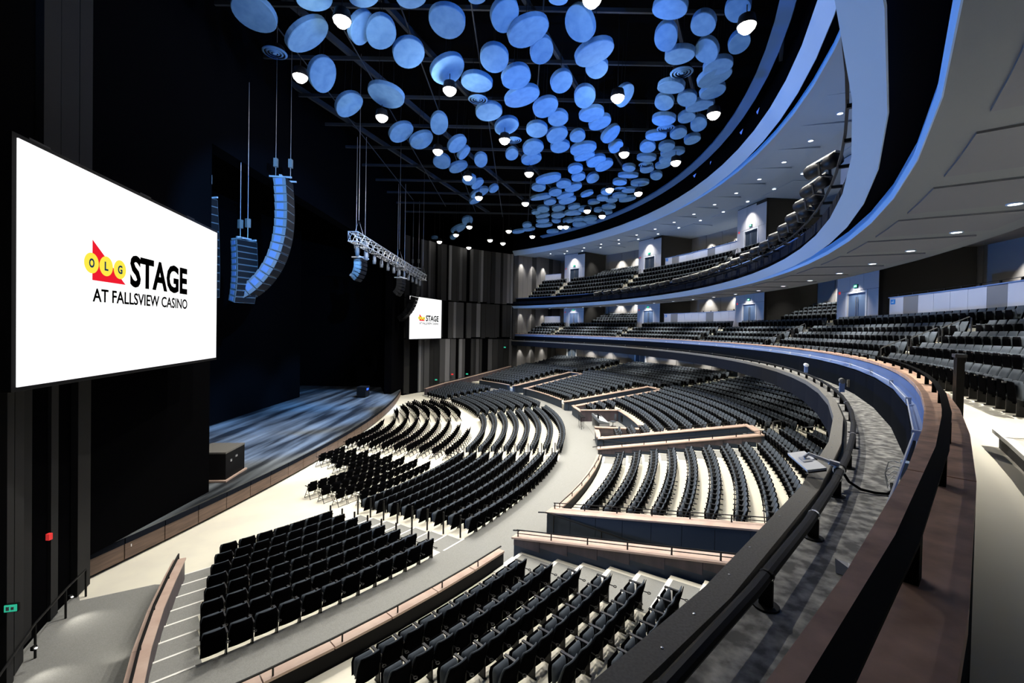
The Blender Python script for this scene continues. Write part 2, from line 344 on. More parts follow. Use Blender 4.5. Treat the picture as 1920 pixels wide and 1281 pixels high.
# ---- four sunken entry ramps
VN = ['nearest', 'second nearest', 'third nearest', 'farthest']
for vi, tc in enumerate(VC):
    R_ = Matrix.Rotation(tc * D2R, 4, 'Z')
    t = thing('entry_ramp', 'sunken entry ramp between wood-capped walls, %s of the four' % VN[vi], 'ramp')
    X0, X1 = 37.95, 47.3; zt = lambda x: 1.56 + .16 * (x - 38)
    ob('ramp_floor', MB().prism([R_ @ Vector(q) for q in ((X0, -1.1, 0), (X1, -1.1, 0), (X1, 1.1, 0), (X0, 1.1, 0))], 0, [.72, .12, .12, .72]), M['carpet'], t)
    for s_ in (-1, 1):
        y0, y1 = sorted((s_ * 1.08, s_ * 1.5))
        q = [R_ @ Vector(p) for p in ((X0, y0, 0), (X1, y0, 0), (X1, y1, 0), (X0, y1, 0))]
        ob('wall_body', MB().prism(q, 0, [zt(X0), zt(X1), zt(X1), zt(X0)]), M['navy'], t)
        nP = 9
        for i in range(nP):
            xa = X0 + (X1 - X0) * i / nP + .008; xb = X0 + (X1 - X0) * (i + 1) / nP - .008
            ya, yb = sorted((s_ * 1.5, s_ * 1.53))
            ob('panel', MB().prism([R_ @ Vector(p) for p in ((xa, ya, 0), (xb, ya, 0), (xb, yb, 0), (xa, yb, 0))], [ZK(xa - 38.6) + .28] * 2 + [ZK(xa - 38.6) + .28] * 2 if True else 0, [zt(xa) - .03, zt(xb) - .03, zt(xb) - .03, zt(xa) - .03]), M['aub'], t)
            ya, yb = sorted((s_ * 1.08, s_ * 1.055))
            ob('panel', MB().prism([R_ @ Vector(p) for p in ((xa, ya, 0), (xb, ya, 0), (xb, yb, 0), (xa, yb, 0))], .1, [zt(xa) - .03, zt(xb) - .03, zt(xb) - .03, zt(xa) - .03]), M['navy'], t)
        y0, y1 = sorted((s_ * 1.02, s_ * 1.6)); q = [R_ @ Vector(p) for p in ((X0 - .05, y0, 0), (X1 + .25, y0, 0), (X1 + .25, y1, 0), (X0 - .05, y1, 0))]
        za, zb = zt(X0), zt(X1 + .25)
        ob('wood_cap', MB().prism(q, [za, zb, zb, za], [za + .06, zb + .06, zb + .06, za + .06]), M['woodcap'], t)
        yr = s_ * 1.48
        r1 = [R_ @ Vector((x, yr, zt(x) + .30)) for x in (X0 + .1, X1)]
        ob('rail', MB().tube(r1, .018, 6), M['metal'], t)
        ob('rail', MB().tube([p - Vector((0, 0, .12)) for p in r1], .014, 6), M['metal'], t)
        for i in range(8):
            x = X0 + .15 + (X1 - X0 - .2) * i / 7
            ob('post', MB().box(-.02, .02, -.02, .02, 0, .25, Matrix.Translation(R_ @ Vector((x, yr, zt(x) + .05)))), M['metal'], t)
        yh = s_ * .98
        ob('handrail', MB().tube([R_ @ Vector((37.6, yh, 1.55)), R_ @ Vector((37.95, yh, 1.62)), R_ @ Vector((44.5, yh, 1.15))], .025, 6), M['metal'], t)
        for x in (38.3, 40.3, 42.4): ob('post', MB().tube([R_ @ Vector((x, yh, .6 - .06 * (x - 38))), R_ @ Vector((x, yh, 1.6 - .07 * (x - 38)))], .025, 6), M['metal'], t)
    ob('end_wall', MB().prism([R_ @ Vector(p) for p in ((X1, -1.5, 0), (X1 + .2, -1.5, 0), (X1 + .2, 1.5, 0), (X1, 1.5, 0))], 0, zt(X1)), M['navy'], t)
    ob('doorway', MB().prism([R_ @ Vector(p) for p in ((X1 - .03, -.9, 0), (X1, -.9, 0), (X1, .9, 0), (X1 - .03, .9, 0))], .1, 2.3), M['black'], t)
    ob('end_cap', MB().prism([R_ @ Vector(p) for p in ((X1 - .1, -1.6, 0), (X1 + .35, -1.6, 0), (X1 + .35, 1.6, 0), (X1 - .1, 1.6, 0))], zt(X1) + .005, zt(X1) + .075), M['woodcap'], t)
# rear wall of the stalls, with doors
def rear_wall(name, R, z0, z1, step, m):
    w_ = struct(name)
    n = seg(-60, 48.6, step)
    for i in range(n):
        t0 = -60 + 108.6 * i / n; t1 = -60 + 108.6 * (i + 1) / n
        ob('panel', MB().arc(R, R + .12, z0, z1, t0 + .03, t1 - .03, 1), m, w_)
    return w_
rear_wall('wall_stalls_rear', 59.6, 3.9, 6.42, 3.0, M['panel'])
rear_wall('wall_balcony_rear', 60.6, 9.5, 14.7, 2.5, M['panel'])
rear_wall('wall_upper_rear', 60.6, 16.5, 21.95, 2.5, M['panel'])
for z0, z1, nm in ((0, 6.4, 'stalls'), (7.4, 12.9, 'balcony'), (13.4, 21.9, 'upper')):
    w_ = struct('wall_%s_side' % nm)
    Rm = Matrix.Rotation(48.7 * D2R, 4, 'Z')
    for i in range(11):
        x0 = 47.6 + 1.2 * i
        ob('panel', MB().prism([Rm @ Vector(p) for p in ((x0 + .02, 0, 0), (x0 + 1.18, 0, 0), (x0 + 1.18, .25, 0), (x0 + .02, .25, 0))], z0, z1), M['panel'] if i % 4 else M['dwall'], w_)
DN = 0
def double_door(tc, R, z, h, parent_label, leaf):
    """frame, two leaves with long pull handles; a door of the setting"""
    global DN; DN += 1
    d = struct('door_%d' % DN); T_ = Matrix.Rotation(tc * D2R, 4, 'Z') @ Matrix.Translation((R, 0, z)); d.matrix_world = T_
    for y0, y1 in ((-1.12, -.95), (.95, 1.12)): ob('door_frame', MB().box(-.14, .05, y0, y1, 0, h + .14), M['frame'], d)
    ob('door_frame', MB().box(-.14, .05, -.95, .95, h, h + .14), M['frame'], d)
    for s_ in (-1, 1):
        y0, y1 = sorted((s_ * .01, s_ * .95))
        lf = ob('door_leaf', MB().box(-.03, .03, y0, y1, 0, h), leaf, d)
        ob('handle', MB().tube([(-.09, s_ * .1, .35), (-.09, s_ * .1, h - .25)], .022, 6), M['steel'], lf)
    return d
for tc in (-46, -31, -15, 0, 15, 31, 45): double_door(tc, 59.5, 3.95, 2.2, '', M['navy'])

# ---- the two balconies -------------------------------------------------------------------
L1n = seg(T0, T1, FA)
b1 = struct('balcony_lower')
ob('slab', MB().sweep([(47.05, 6.4), (47.3, 6.36), (61, 6.45), (61, 7.1), (47.05, 7.1)], T0, T1, L1n), M['fascia'], b1)
ob('curb', MB().arc(47.05, 47.22, 7.1, 7.25, T0, T1, L1n), M['curb'], b1)
ob('channel', MB().arc(47.22, 47.3, 7.06, 7.12, T0, T1, L1n), M['metal'], b1)
ob('ledge_floor', MB().arc(47.29, 48.02, 7.08, 7.15, T0, T1, L1n), M['ledge'], b1)
ob('parapet', MB().sweep([(48.0, 7.1), (48.0, 7.88), (48.14, 7.92), (48.14, 8.24), (48.32, 8.24), (48.32, 7.1)], T0, T1, L1n), M['parapet'], b1)
ob('cable_recess', MB().sweep([(48.02, 7.93), (48.15, 7.93), (48.15, 8.23), (48.10, 8.23), (48.10, 7.98), (48.02, 7.95)], T0, T1, L1n), M['strip'], b1)
for i in range(L1n):
    t0 = T0 + (T1 - T0) * i / L1n; t1 = T0 + (T1 - T0) * (i + 1) / L1n
    ob('plank', MB().arc(48.07, 48.32, 8.25, 8.31, t0 + .01, t1 - .01, 2), M['walnut'], b1)
ob('cap_underlay', MB().arc(48.10, 48.30, 8.235, 8.25, T0, T1, L1n), M['black'], b1)
ob('floor_slab', MB().arc(48.32, 50.35, 7.1, 7.5, T0, T1, L1n * 2), M['cream'], b1)
for k in range(1, 4): ob('tread', MB().arc(50.35 + .95 * (k - 1), 50.35 + .95 * k if k < 3 else 54.0, 7.1, 7.5 + .43 * k, T0, T1, L1n), M['cream'], b1)
ob('tread', MB().arc(54.0, 55.0, 7.1, 9.42, T0, T1, L1n), M['cream'], b1)
ob('tread', MB().arc(55.0, 61, 7.1, 9.62, T0, T1, L1n), M['cream'], b1)
r = thing('balcony_rail', 'flat black metal guard rail on posts above the dark wood balcony ledge', 'rail')
ob('rail', MB().sweep([(48.175, 8.44), (48.225, 8.44), (48.225, 8.452), (48.175, 8.452)], T0, T1, L1n * 2), M['railblack'], r)
t = -59
while t < T1:
    T_ = Matrix.Rotation(t * D2R, 4, 'Z') @ Matrix.Translation((48.2, 0, 8.31))
    ob('post', MB().box(-.022, .022, -.035, .035, 0, .13, T_), M['railblack'], r); t += 1.42
pr = thing('lighting_pipe', 'long black lighting pipe on flat posts along the scuffed lower ledge', 'pipe')
nP = int((T1 - T0) / 1.75)
ob('pipe', MB().tube([P3(47.36, T0 + 1.75 * i, 7.36) for i in range(nP + 1)], .042, 10), M['metal'], pr)
for i in range(nP):
    t = T0 + .32 + 1.75 * i
    T_ = Matrix.Rotation(t * D2R, 4, 'Z') @ Matrix.Translation((47.36, 0, 7.15))
    po = ob('post', MB().box(-.042, .042, -.012, .012, 0, .18, T_), M['metal'], pr)
    ob('flange', MB().lathe([(0, 0), (.085, 0), (.085, .012), (0, .012)], 12, T_), M['metal'], po)
    ob('clamp', MB().lathe([(.047, -.02), (.05, 0), (.047, .02)], 10, T_ @ Matrix.Translation((0, 0, .21)) @ Matrix.Rotation(math.pi / 2, 4, 'X'), False), M['steel'] if i % 3 == 0 else M['metal'], po)
# cable run in the recess
cb = thing('cable_run', 'thin pale cable clipped along the blue-lit recess below the balcony ledge', 'cable')
cpts = [P3(48.0, -46.5 + 3.8 * i, 8.06 if i % 2 else 8.05) for i in range(24)]
ob('cable', MB().tube(cpts, .010, 5), M['frame'], cb)
for p in cpts: ob('bracket', MB().box(-.02, .05, -.015, .015, -.07, .03, Matrix.Translation(p) @ Matrix.Rotation(math.atan2(p.y, p.x), 4, 'Z')), M['frame'], cb)

b2 = struct('balcony_upper')
ob('sloped_band', MB().sweep([(47.23, 12.78), (47.67, 12.43), (47.69, 12.45), (47.30, 12.80)], T0, T1, L1n), M['white'], b2)
for i in range(L1n * 2):
    t0 = T0 + (T1 - T0) * i / (L1n * 2); t1 = T0 + (T1 - T0) * (i + 1) / (L1n * 2)
    ob('panel', MB().arc(47.40, 47.46, 13.03, 13.50, t0 + .05, t1 - .05, 1), M['fascia'], b2)
ob('slab', MB().sweep([(47.36, 12.87), (53.0, 12.95), (53.0, 13.3), (47.50, 13.3), (47.50, 13.02), (47.38, 13.02)], T0, T1, L1n), M['void'], b2)
ob('led_strip', MB().arc(47.48, 47.52, 12.72, 12.75, T0, T1, L1n), M['led'], b2)
ob('soffit_edge', MB().sweep([(48.22, 12.62), (48.27, 12.50), (48.29, 12.50), (48.31, 12.87), (48.27, 12.87)], T0, T1, L1n), M['white'], b2)
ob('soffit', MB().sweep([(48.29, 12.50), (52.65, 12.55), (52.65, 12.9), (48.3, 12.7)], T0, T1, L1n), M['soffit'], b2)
ob('soffit_step', MB().sweep([(52.66, 12.6), (53.0, 12.7), (53.0, 14.75), (52.66, 14.75)], T0, T1, L1n), M['dwall'], b2)
ob('soffit_rear', MB().sweep([(53.0, 14.6), (60.9, 14.6), (60.9, 14.75), (53.0, 14.75)], T0, T1, L1n), M['dwall'], b2)
ob('parapet', MB().sweep([(48.25, 13.0), (48.25, 14.05), (48.5, 14.1), (48.5, 13.0)], T0, T1, L1n), M['parapet'], b2)
ob('parapet_cap', MB().arc(48.2, 48.55, 14.08, 14.14, T0, T1, L1n), M['strip'], b2)
ob('floor_slab', MB().arc(48.5, 50.4, 13.0, 13.35, T0, T1, L1n), M['cream'], b2)
for k in range(1, 6): ob('tread', MB().arc(50.4 + .9 * (k - 1), 50.4 + .9 * k if k < 5 else 55, 13.0 if k < 3 else 14.7, 13.35 + .68 * k, T0, T1, L1n), M['cream'], b2)
ob('tread', MB().arc(55, 61, 14.7, 16.9, T0, T1, L1n), M['cream'], b2)
ring = struct('ceiling_ring')
ob('sloped_band', MB().sweep([(47.09, 21.72), (47.22, 21.5), (47.62, 21.0), (47.65, 21.03), (47.2, 21.8)], T0, T1, L1n), M['white'], ring)
ob('ring_wall', MB().sweep([(47.25, 21.74), (47.4, 21.74), (47.4, 23.4), (47.3, 23.4)], T0, T1, L1n), M['void'], ring)
ob('soffit_edge', MB().sweep([(48.22, 21.36), (48.27, 21.22), (48.29, 21.22), (48.31, 21.6), (48.27, 21.6)], T0, T1, L1n), M['white'], ring)
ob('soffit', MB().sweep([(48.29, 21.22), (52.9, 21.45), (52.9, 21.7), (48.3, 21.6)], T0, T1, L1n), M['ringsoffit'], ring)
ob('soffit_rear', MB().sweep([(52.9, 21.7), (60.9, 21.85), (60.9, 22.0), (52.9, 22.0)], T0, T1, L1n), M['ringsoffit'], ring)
ob('cavity_back', MB().sweep([(47.3, 22.0), (61, 22.0), (61, 22.1), (47.3, 22.1)], T0, T1, L1n), M['void'], ring)
ob('led_strip', MB().arc(47.42, 47.46, 21.62, 21.66, T0, T1, L1n), M['led'], ring)
rim = struct('canopy_rim', MB().sweep([(46.0, 22.95), (46.6, 22.8), (46.65, 22.9), (46.05, 23.1)], -44, 40, 30), M['rimblue'])
for i, (t_, w_) in enumerate(((-11.6, .9), (-10.2, .5), (-7.8, .9), (-6.6, .6), (-2.0, .8), (-1.0, .5), (2.6, .8))):
    ob('lit_window', MB().arc(47.28, 47.3, 22.75, 23.0, t_, t_ + w_, 1), M['lit'], ring)
# recessed soffit panels and downlights
def soffits(z, R0, R1, z2, R2, R3, m, owner, names):
    for i in range(26):
        t0 = -57.5 + 4.05 * i
        ob('ceiling_panel', MB().sweep([(R0, z - .035), (R1, z - .015), (R1, z + .06), (R0, z + .06)], t0 + .45, t0 + 3.4, 2), m, owner)
        if i % 2 == 0: ob('ceiling_panel', MB().sweep([(R2, z2 - .03), (R3, z2 - .03), (R3, z2 + .05), (R2, z2 + .05)], t0 + .6, t0 + 5.4, 3), m, owner)
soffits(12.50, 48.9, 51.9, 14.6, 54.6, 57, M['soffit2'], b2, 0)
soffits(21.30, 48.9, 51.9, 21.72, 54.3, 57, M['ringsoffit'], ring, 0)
dl_me = MB().lathe([(0, 0), (.14, 0), (.14, .03), (0, .03)], 16).mesh('downlight', M['down'])
tr_me = MB().lathe([(.135, -.008), (.175, -.008), (.175, .03), (.135, .03)], 16, None, False).mesh('downlight_trim', M['white'])
k_ = 0
for (lvl, zz, RR, sl, tt) in (('lower', 12.46, 51.0, 0, [-38 + 4.05 * i for i in range(21)]), ('lower', 14.54, 57.0, 0, [-30 + 8.1 * i for i in range(9)]),
                          ('upper', 21.235, 50.7, 0, [-14 + 4.05 * i for i in range(15)]), ('upper', 21.66, 54.0, 0, [-6 + 4.05 * i for i in range(13)])):
    for i, t in enumerate(tt):
        inner = RR < 53
        d = thing('downlight', '%s round downlight from the near end of the %s row in the %s balcony soffit' % (nth(i + 1), 'front' if inner else 'rear', 'lower' if lvl == 'lower' else 'top'), 'downlight', P3(RR, t, zz), 0, 'downlights in the %s %s soffit' % (lvl, 'front' if inner else 'rear'))
        ob('lens', dl_me, None, d); ob('trim', tr_me, None, d)
        if i % 2 == 0 and inner: spot(P3(RR, t, zz - .03), P3(RR, t, 0), 2400 if lvl == 'lower' else 2200, 120, WARM, 1, .07)
# ---- entrance lobbies, bar fronts and rear seating steps of both balconies
SIDE = {-41.2: 'nearest', -25.2: 'second nearest', -7.1: 'third from the near end', 7.1: 'third from the far end', 25.2: 'second from the far end', 41.2: 'farthest'}
def text(body, size, m, parent, T_, xs=1.0, bold=0.0, name='lettering', align='CENTER', depth=0.002, box=None):
    c = bpy.data.curves.new(name, 'FONT'); c.body = body; c.size = size; c.align_x = align; c.align_y = 'CENTER'; c.offset = bold; c.extrude = depth; c.resolution_u = 3
    c.materials.append(m); o = bpy.data.objects.new(name, c); COL.objects.link(o); bpy.context.view_layer.update()
    me = bpy.data.meshes.new_from_object(o.evaluated_get(bpy.context.evaluated_depsgraph_get())); bpy.data.objects.remove(o)
    if box:
        x0, x1, y0, y1 = box; vx = [v.co.x for v in me.vertices]; vy = [v.co.y for v in me.vertices]; a, b_, c_, d_ = min(vx), max(vx), min(vy), max(vy)
        for v in me.vertices: v.co.x = x0 + (v.co.x - a) / (b_ - a) * (x1 - x0); v.co.y = y0 + (v.co.y - c_) / (d_ - c_) * (y1 - y0)
    o = bpy.data.objects.new(name, me); COL.objects.link(o); o.parent = parent; o.matrix_local = T_; return o
FACE = lambda th, R, z: Matrix.Rotation(th * D2R, 4, 'Z') @ Matrix.Translation((R, 0, z)) @ Matrix(((0, 0, -1, 0), (-1, 0, 0, 0), (0, 1, 0, 0), (0, 0, 0, 1)))
for (lvl, zf, zc) in (('lower', 9.62, 14.6), ('upper', 16.9, 21.72)):
    own = struct('entrance_lobbies_' + lvl)
    for tc in SIDE:
        T_ = Matrix.Rotation(tc * D2R, 4, 'Z')
        mb = MB(); hw = 2.15
        mb.box(55.06, 60.5, -hw, -hw + .1, zf, zc, T_); mb.box(55.06, 60.5, hw - .1, hw, zf, zc, T_)
        mb.box(55.06, 55.3, -hw, -1.12, zf, zc, T_); mb.box(55.06, 55.3, 1.12, hw, zf, zc, T_); mb.box(55.06, 55.3, -1.12, 1.12, zf + 2.42, zc, T_)
        ob('lobby_block', mb, M['lobby'], own)
        for y0, y1, z0, z1 in ((-hw, -.72, zf + 2.45, min(zc, zf + 4.6) - .1), (-.70, .70, zf + 2.45, zc - .1), (.72, hw, zf + 2.45, zc - .1), (-hw, -1.14, zf, zf + 2.43), (1.14, hw, zf, zf + 2.43)):
            ob('panel', MB().box(55.03, 55.06, y0, y1, z0, z1, T_), M['bar'], own)
        double_door(tc, 55.15, zf, 2.28, '', M['door'] if lvl == 'lower' else M['navy'])
        s = thing('exit_sign', 'green exit sign above the %s door of the %s balcony' % (SIDE[tc], lvl), 'sign')
        ob('housing', MB().box(54.96, 55.03, -.2, .2, zf + 2.62, zf + 2.86, T_), M['metal'], s)
        ob('sign_face', MB().box(54.95, 54.96, -.18, .18, zf + 2.64, zf + 2.84, T_), M['exit'], s)
        if tc in (-7.1, 7.1): ob('pictogram', MB().box(54.945, 54.95, -.12, -.02, zf + 2.69, zf + 2.8, T_).box(54.945, 54.95, .02, .1, zf + 2.69, zf + 2.8, T_), M['frame'], s)
        al = ob('fire_alarm', MB().box(54.97, 55.03, 1.75, 1.88, zf + 2.32, zf + 2.5, T_), M['alarm']); tag(al, 'small red alarm beacon beside the %s door of the %s balcony' % (SIDE[tc], lvl), 'alarm')
        spot(P3(54.1, tc, zf + 3.3 if lvl == 'lower' else zf + 4.6), P3(55.3, tc, zf), 420 if lvl == 'lower' else 900, 88, WARM, 1, .06)
    for (a, b, nm) in ((-38.6, -27.7, 'near'), (-22.6, -9.7, 'right-hand'), (9.7, 22.6, 'middle'), (27.7, 38.6, 'x'), (-4.5, 4.5, 'x'), (44.6, 48.2, 'far')):
        if nm == 'x' or nm == 'near':
            for j in range(1, 5):
                ob('tread', MB().arc(55.2 + .92 * j, 60.6, zf, zf + .36 * j, a, b, 5), M['cream'], own)
            continue
        w_ = thing('bar_front', 'pale %s bar-front wall with ledge behind the seats of the %s balcony' % (nm, lvl), 'wall')
        n = seg(a, b, 1.3); H = 1.75
        for i in range(n):
            t0 = a + (b - a) * i / n; t1 = a + (b - a) * (i + 1) / n
            ob('panel', MB().arc(55.5, 55.6, zf, zf + H, t0 + .01, t1 - .01, 1), M['bar'] if i % 5 != 3 else M['panel'], w_)
        ob('ledge_top', MB().arc(55.42, 55.85, zf + H, zf + H + .05, a, b, n), M['strip'], w_)
        ob('rail', MB().arc(55.55, 55.58, zf + H + .18, zf + H + .2, a, b, n), M['metal'], w_)
        for i in range(n): ob('post', MB().arc(55.54, 55.6, zf + H + .05, zf + H + .2, a + (b - a) * (i + .4) / n, a + (b - a) * (i + .4) / n + .08, 1), M['metal'], w_)
        if nm != 'far':
            sg = ob('blue_sign', MB().arc(55.47, 55.5, zf + 1.35, zf + 1.65, b - .55, b - .15, 1), M['signblue']); tag(sg, 'small blue sign at the end of the %s bar-front wall, %s balcony' % (nm, lvl), 'sign')
            ob('pictogram', MB().arc(55.462, 55.47, zf + 1.43, zf + 1.5, b - .46, b - .24, 1).arc(55.462, 55.47, zf + 1.52, zf + 1.58, b - .44, b - .40, 1), M['frame'], sg)
        for i in range(4 if nm != 'far' else 1):
            t_ = a + (b - a) * (i + .5) / (4 if nm != 'far' else 1); spot(P3(52.3, t_, zf + (2.75 if lvl == 'lower' else 4.3)), P3(55.5, t_, zf + .9), 330 if lvl == 'lower' else 620, 80, COOL, 1, .06)
        ob('upper_floor', MB().arc(55.6, 60.6, zf, zf + .9, a, b, n), M['cream'], own)
for t in (-37, -33, -29, -3, 0, 3, 29, 32, 35, 38): spot(P3(56.6, t, 14.4), P3(57.4, t, 9.6), 900, 85, WARM, .9, .06)
for t in (-3, 0, 3, 29, 32, 35, 38): spot(P3(56.6, t, 21.4), P3(57.4, t, 16.9), 900, 85, WARM, .9, .06)
# wall washers: real downlights close to the rear walls
def washers(R, z, ths, p, ang=62, col=WARM, zt=None):
    for t in ths: spot(P3(R, t, z), P3(R + .75, t, z - 3.2), p, ang, col, .75, .05)
washers(58.5, 6.3, (45, 41, 37, 29, 25, 19, 8.5, 4, -3.5), 620, 85)
for t in range(-40, 48, 8):
    for R in (51.5, 56): spot(P3(R, t + (4 if R > 52 else 0), 6.33), P3(R, t + (4 if R > 52 else 0), 0), 480, 140, WARM, .8, .06)
washers(59.6, 14.3, (36, 33, 30, 20, 16, 12, 2.5, -1.5, -12.5, -17, -21.5, -26, -30), 1700, 72)
washers(59.5, 21.6, (36, 33, 30, 20, 16, 12, 2.5, -1.5, -5.5, -12), 2300, 70)
for z, p in ((6.3, 330), (12.3, 330), (20.6, 800)):
    for x in (49.5, 52.5, 55.5):
        a_ = 48.7 * D2R; c = Vector((x * math.cos(a_) + .6 * math.sin(a_), x * math.sin(a_) - .6 * math.cos(a_), z)); spot(c, c + Vector((-.35, .35, -3)), p, 70, WARM, .8, .05)
for i_, (p_, q_) in enumerate((((18.0, -23.4, .55), (18.75, -23.75, 0)), ((19.2, -25.55, .55), (20.0, -26.0, 0)))):
    sl = thing('aisle_light', 'tiny white aisle light low on the dark panelled wall, %s one' % ('farther' if i_ == 0 else 'nearer'), 'light', p_)
    ob('lens', MB().lathe([(0, -.02), (.025, -.015), (.03, 0), (0, .02)], 10), M['down'], sl); ob('housing', MB().box(-.10, -.02, -.05, .05, -.05, .05), M['metal'], sl)
    spot((p_[0] + .06, p_[1] - .03, p_[2]), q_, 42, 85, WARM, 1, .03)
spot((21.3, -25.3, .5), (20.7, -24.9, 0), 16, 80, WARM, 1, .03)

# ================================================================ SEATS
def rpad(w_, z0, z1, yf, yb, th_, nx=6, nz=5, bow=.03, rnd=.55):
    """padded slab: width w_, from z0 to z1, leaning from y=yf (bottom) to y=yb (top), thickness th_; rounded top corners, bowed"""
    v = []; f = []
    for side in (0, 1):
        for j in range(nz + 1):
            t = j / nz; z = z0 + (z1 - z0) * t; y = yf + (yb - yf) * t
            hw = w_ / 2 * (1 if t < rnd else math.sqrt(max(0, 1 - ((t - rnd) / (1 - rnd)) ** 4 * .32)))
            for i in range(nx + 1):
                s = -1 + 2 * i / nx; edge = max(abs(s) ** 6, (abs(2 * t - 1)) ** 8)
                yy = y + bow * s * s + (th_ / 2 if side == 0 else -th_ / 2) * (1 - .65 * edge)
                v.append((s * hw, yy, z))
    k = nx + 1; o_ = k * (nz + 1)
    for j in range(nz):
        for i in range(nx):
            a = j * k + i; f.append((a, a + 1, a + k + 1, a + k)); b = o_ + a; f.append((b, b + k, b + k + 1, b + 1))
    for j in range(nz):
        a = j * k; f.append((a, a + k, o_ + a + k, o_ + a)); a = j * k + nx; f.append((a, o_ + a, o_ + a + k, a + k))
    for i in range(nx):
        f.append((i, o_ + i, o_ + i + 1, i + 1)); a = nz * k + i; f.append((a, a + 1, o_ + a + 1, o_ + a))
    m_ = MB(); m_.v = v; m_.f = f; return m_
def seat_parts(lod=0):
    nx, nz = (6, 5) if lod == 0 else (3, 3) if lod == 1 else (2, 2)
    P = []
    P.append(('backrest', rpad(.51, .36, .865, -.03, -.20, .06, nx, nz, .03), M['fabric']))
    P.append(('seat', rpad(.44, .36, .71, .09, .12, .11, nx, nz, .0, .45), M['fabric']))
    P.append(('seat_pan', rpad(.46, .32, .69, .185, .215, .03, nx, nz - 1 or 1, .0, .5), M['shell']))
    P.append(('back_shell', rpad(.53, .20, .868, -.06, -.245, .035, nx, max(2, nz - 1), .03), M['shell']))
    a = MB().box(.25, .31, -.14, .26, .645, .675)
    P.append(('armrest', a, M['arm']))
    l = MB().box(.265, .295, -.10, .06, .02, .65).box(.262, .298, -.14, .10, 0, .025)
    P.append(('leg', l, M['metal']))
    if lod == 0:
        c = MB()
        for i in range(8):
            t0, t1 = i * math.pi / 4, (i + 1) * math.pi / 4
            c.hexa([(.28 + r * math.cos(t), -.275 + r * math.sin(t), z) for z in (.50, .52) for (r, t) in ((.036, t0), (.048, t0), (.048, t1), (.036, t1))])
        c.box(.272, .288, -.23, -.12, .50, .52)
        P.append(('cup_holder', c, M['arm']))
    return P
blocks = []   # (R, z, th_from, th_to, row text, block text, zone)
OB = [(-47.55, -36.3, 'nearest orchestra block'), (-33.1, -14.8, 'second-nearest orchestra block'), (-12.3, 12.3, 'middle orchestra block'), (14.8, 33.1, 'fourth orchestra block'), (36.3, 47.5, 'farthest orchestra block')]
for j in range(8):
    for (a, b, nm) in OB:
        E_ = ROWEND[j]
        if a < -40: a = -E_
        if b > 40: b = E_
        blocks.append((RB[j] - .03, .09 * j, a, b, ORD[j], nm, 'O'))
for k in range(9):
    for (a, b, nm) in ((-61, -36.2, 'raked block in the foreground'), (-29.2, -16.15, 'second raked block'), (-9.4, 9.4, 'middle raked block'), (16.15, 29.2, 'fourth raked block'), (36.5, 46.5, 'farthest raked block')):
        z = ZK(k); R = 39.38 + .92 * k
        if nm.startswith('middle') and k < 3:
            blocks.append((R, z, -9.4, -6.2, ORD[k], nm + ' beside mixing desk, near side', 'A')); blocks.append((R, z, 6.2, 9.4, ORD[k], nm + ' beside mixing desk, far side', 'A'))
        else: blocks.append((R, z, a, b, ORD[k], nm, 'A'))
for k in (9, 10):
    for (a, b, nm) in ((-58, -33, 'near raked block'), (-30.5, -12.9, 'second raked block'), (-10.4, 10.4, 'middle raked block'), (12.9, 30.5, 'fourth raked block'), (33, 46.5, 'farthest raked block')):
        blocks.append((39.38 + .92 * k, ZK(k), a, b, ['tenth', 'eleventh'][k - 9], nm, 'R'))
for k in range(8):
    for (a, b, nm) in ((-58, -33, 'near rear stalls block'), (-30.5, -12.9, 'second rear stalls block'), (-10.4, 10.4, 'middle rear stalls block'), (12.9, 30.5, 'fourth rear stalls block'), (33, 46.5, 'farthest rear stalls block')):
        blocks.append((50.05 + k, 2.62 + .165 * k, a, b, ORD[k], nm, 'R'))
LB = [(-58, -40.3), (-38.6, -22.9), (-21.6, -5.9), (-4.6, 7.6), (8.9, 25.6), (26.9, 41.3), (42.5, 48)]
LN = ['nearest', 'near', 'right-hand', 'centre', 'fourth', 'fifth', 'farthest']
for k in range(4):
    for (a, b), nm in zip(LB, LN): blocks.append((49.95 + .95 * k, 7.5 + .43 * k, a, b, ORD[k], nm + ' lower balcony block', 'L'))
for (a, b), nm in zip(LB, LN): blocks.append((54.45, 9.42, a, b, 'rear', nm + ' lower balcony block', 'L'))
for j in range(1, 5):
    for (a, b, nm) in ((-4.4, 4.4, 'centre'), (27.8, 38.5, 'far'), (-38.5, -27.8, 'near')): blocks.append((55.2 + .92 * j + .5, 9.62 + .36 * j, a, b, ORD[j - 1], nm + ' back block, lower balcony', 'L'))
for k in range(6):
    for (a, b), nm in zip(LB, LN): blocks.append((50.0 + .9 * k, 13.35 + .68 * k, a, b, ORD[k], nm + ' upper balcony block', 'U'))
for j in range(1, 5):
    for (a, b, nm) in ((-4.4, 4.4, 'centre'), (27.8, 38.5, 'far'), (-38.5, -27.8, 'near')): blocks.append((55.2 + .92 * j + .5, 16.9 + .36 * j, a, b, ORD[j - 1], nm + ' back block, upper balcony', 'U'))
seats = []
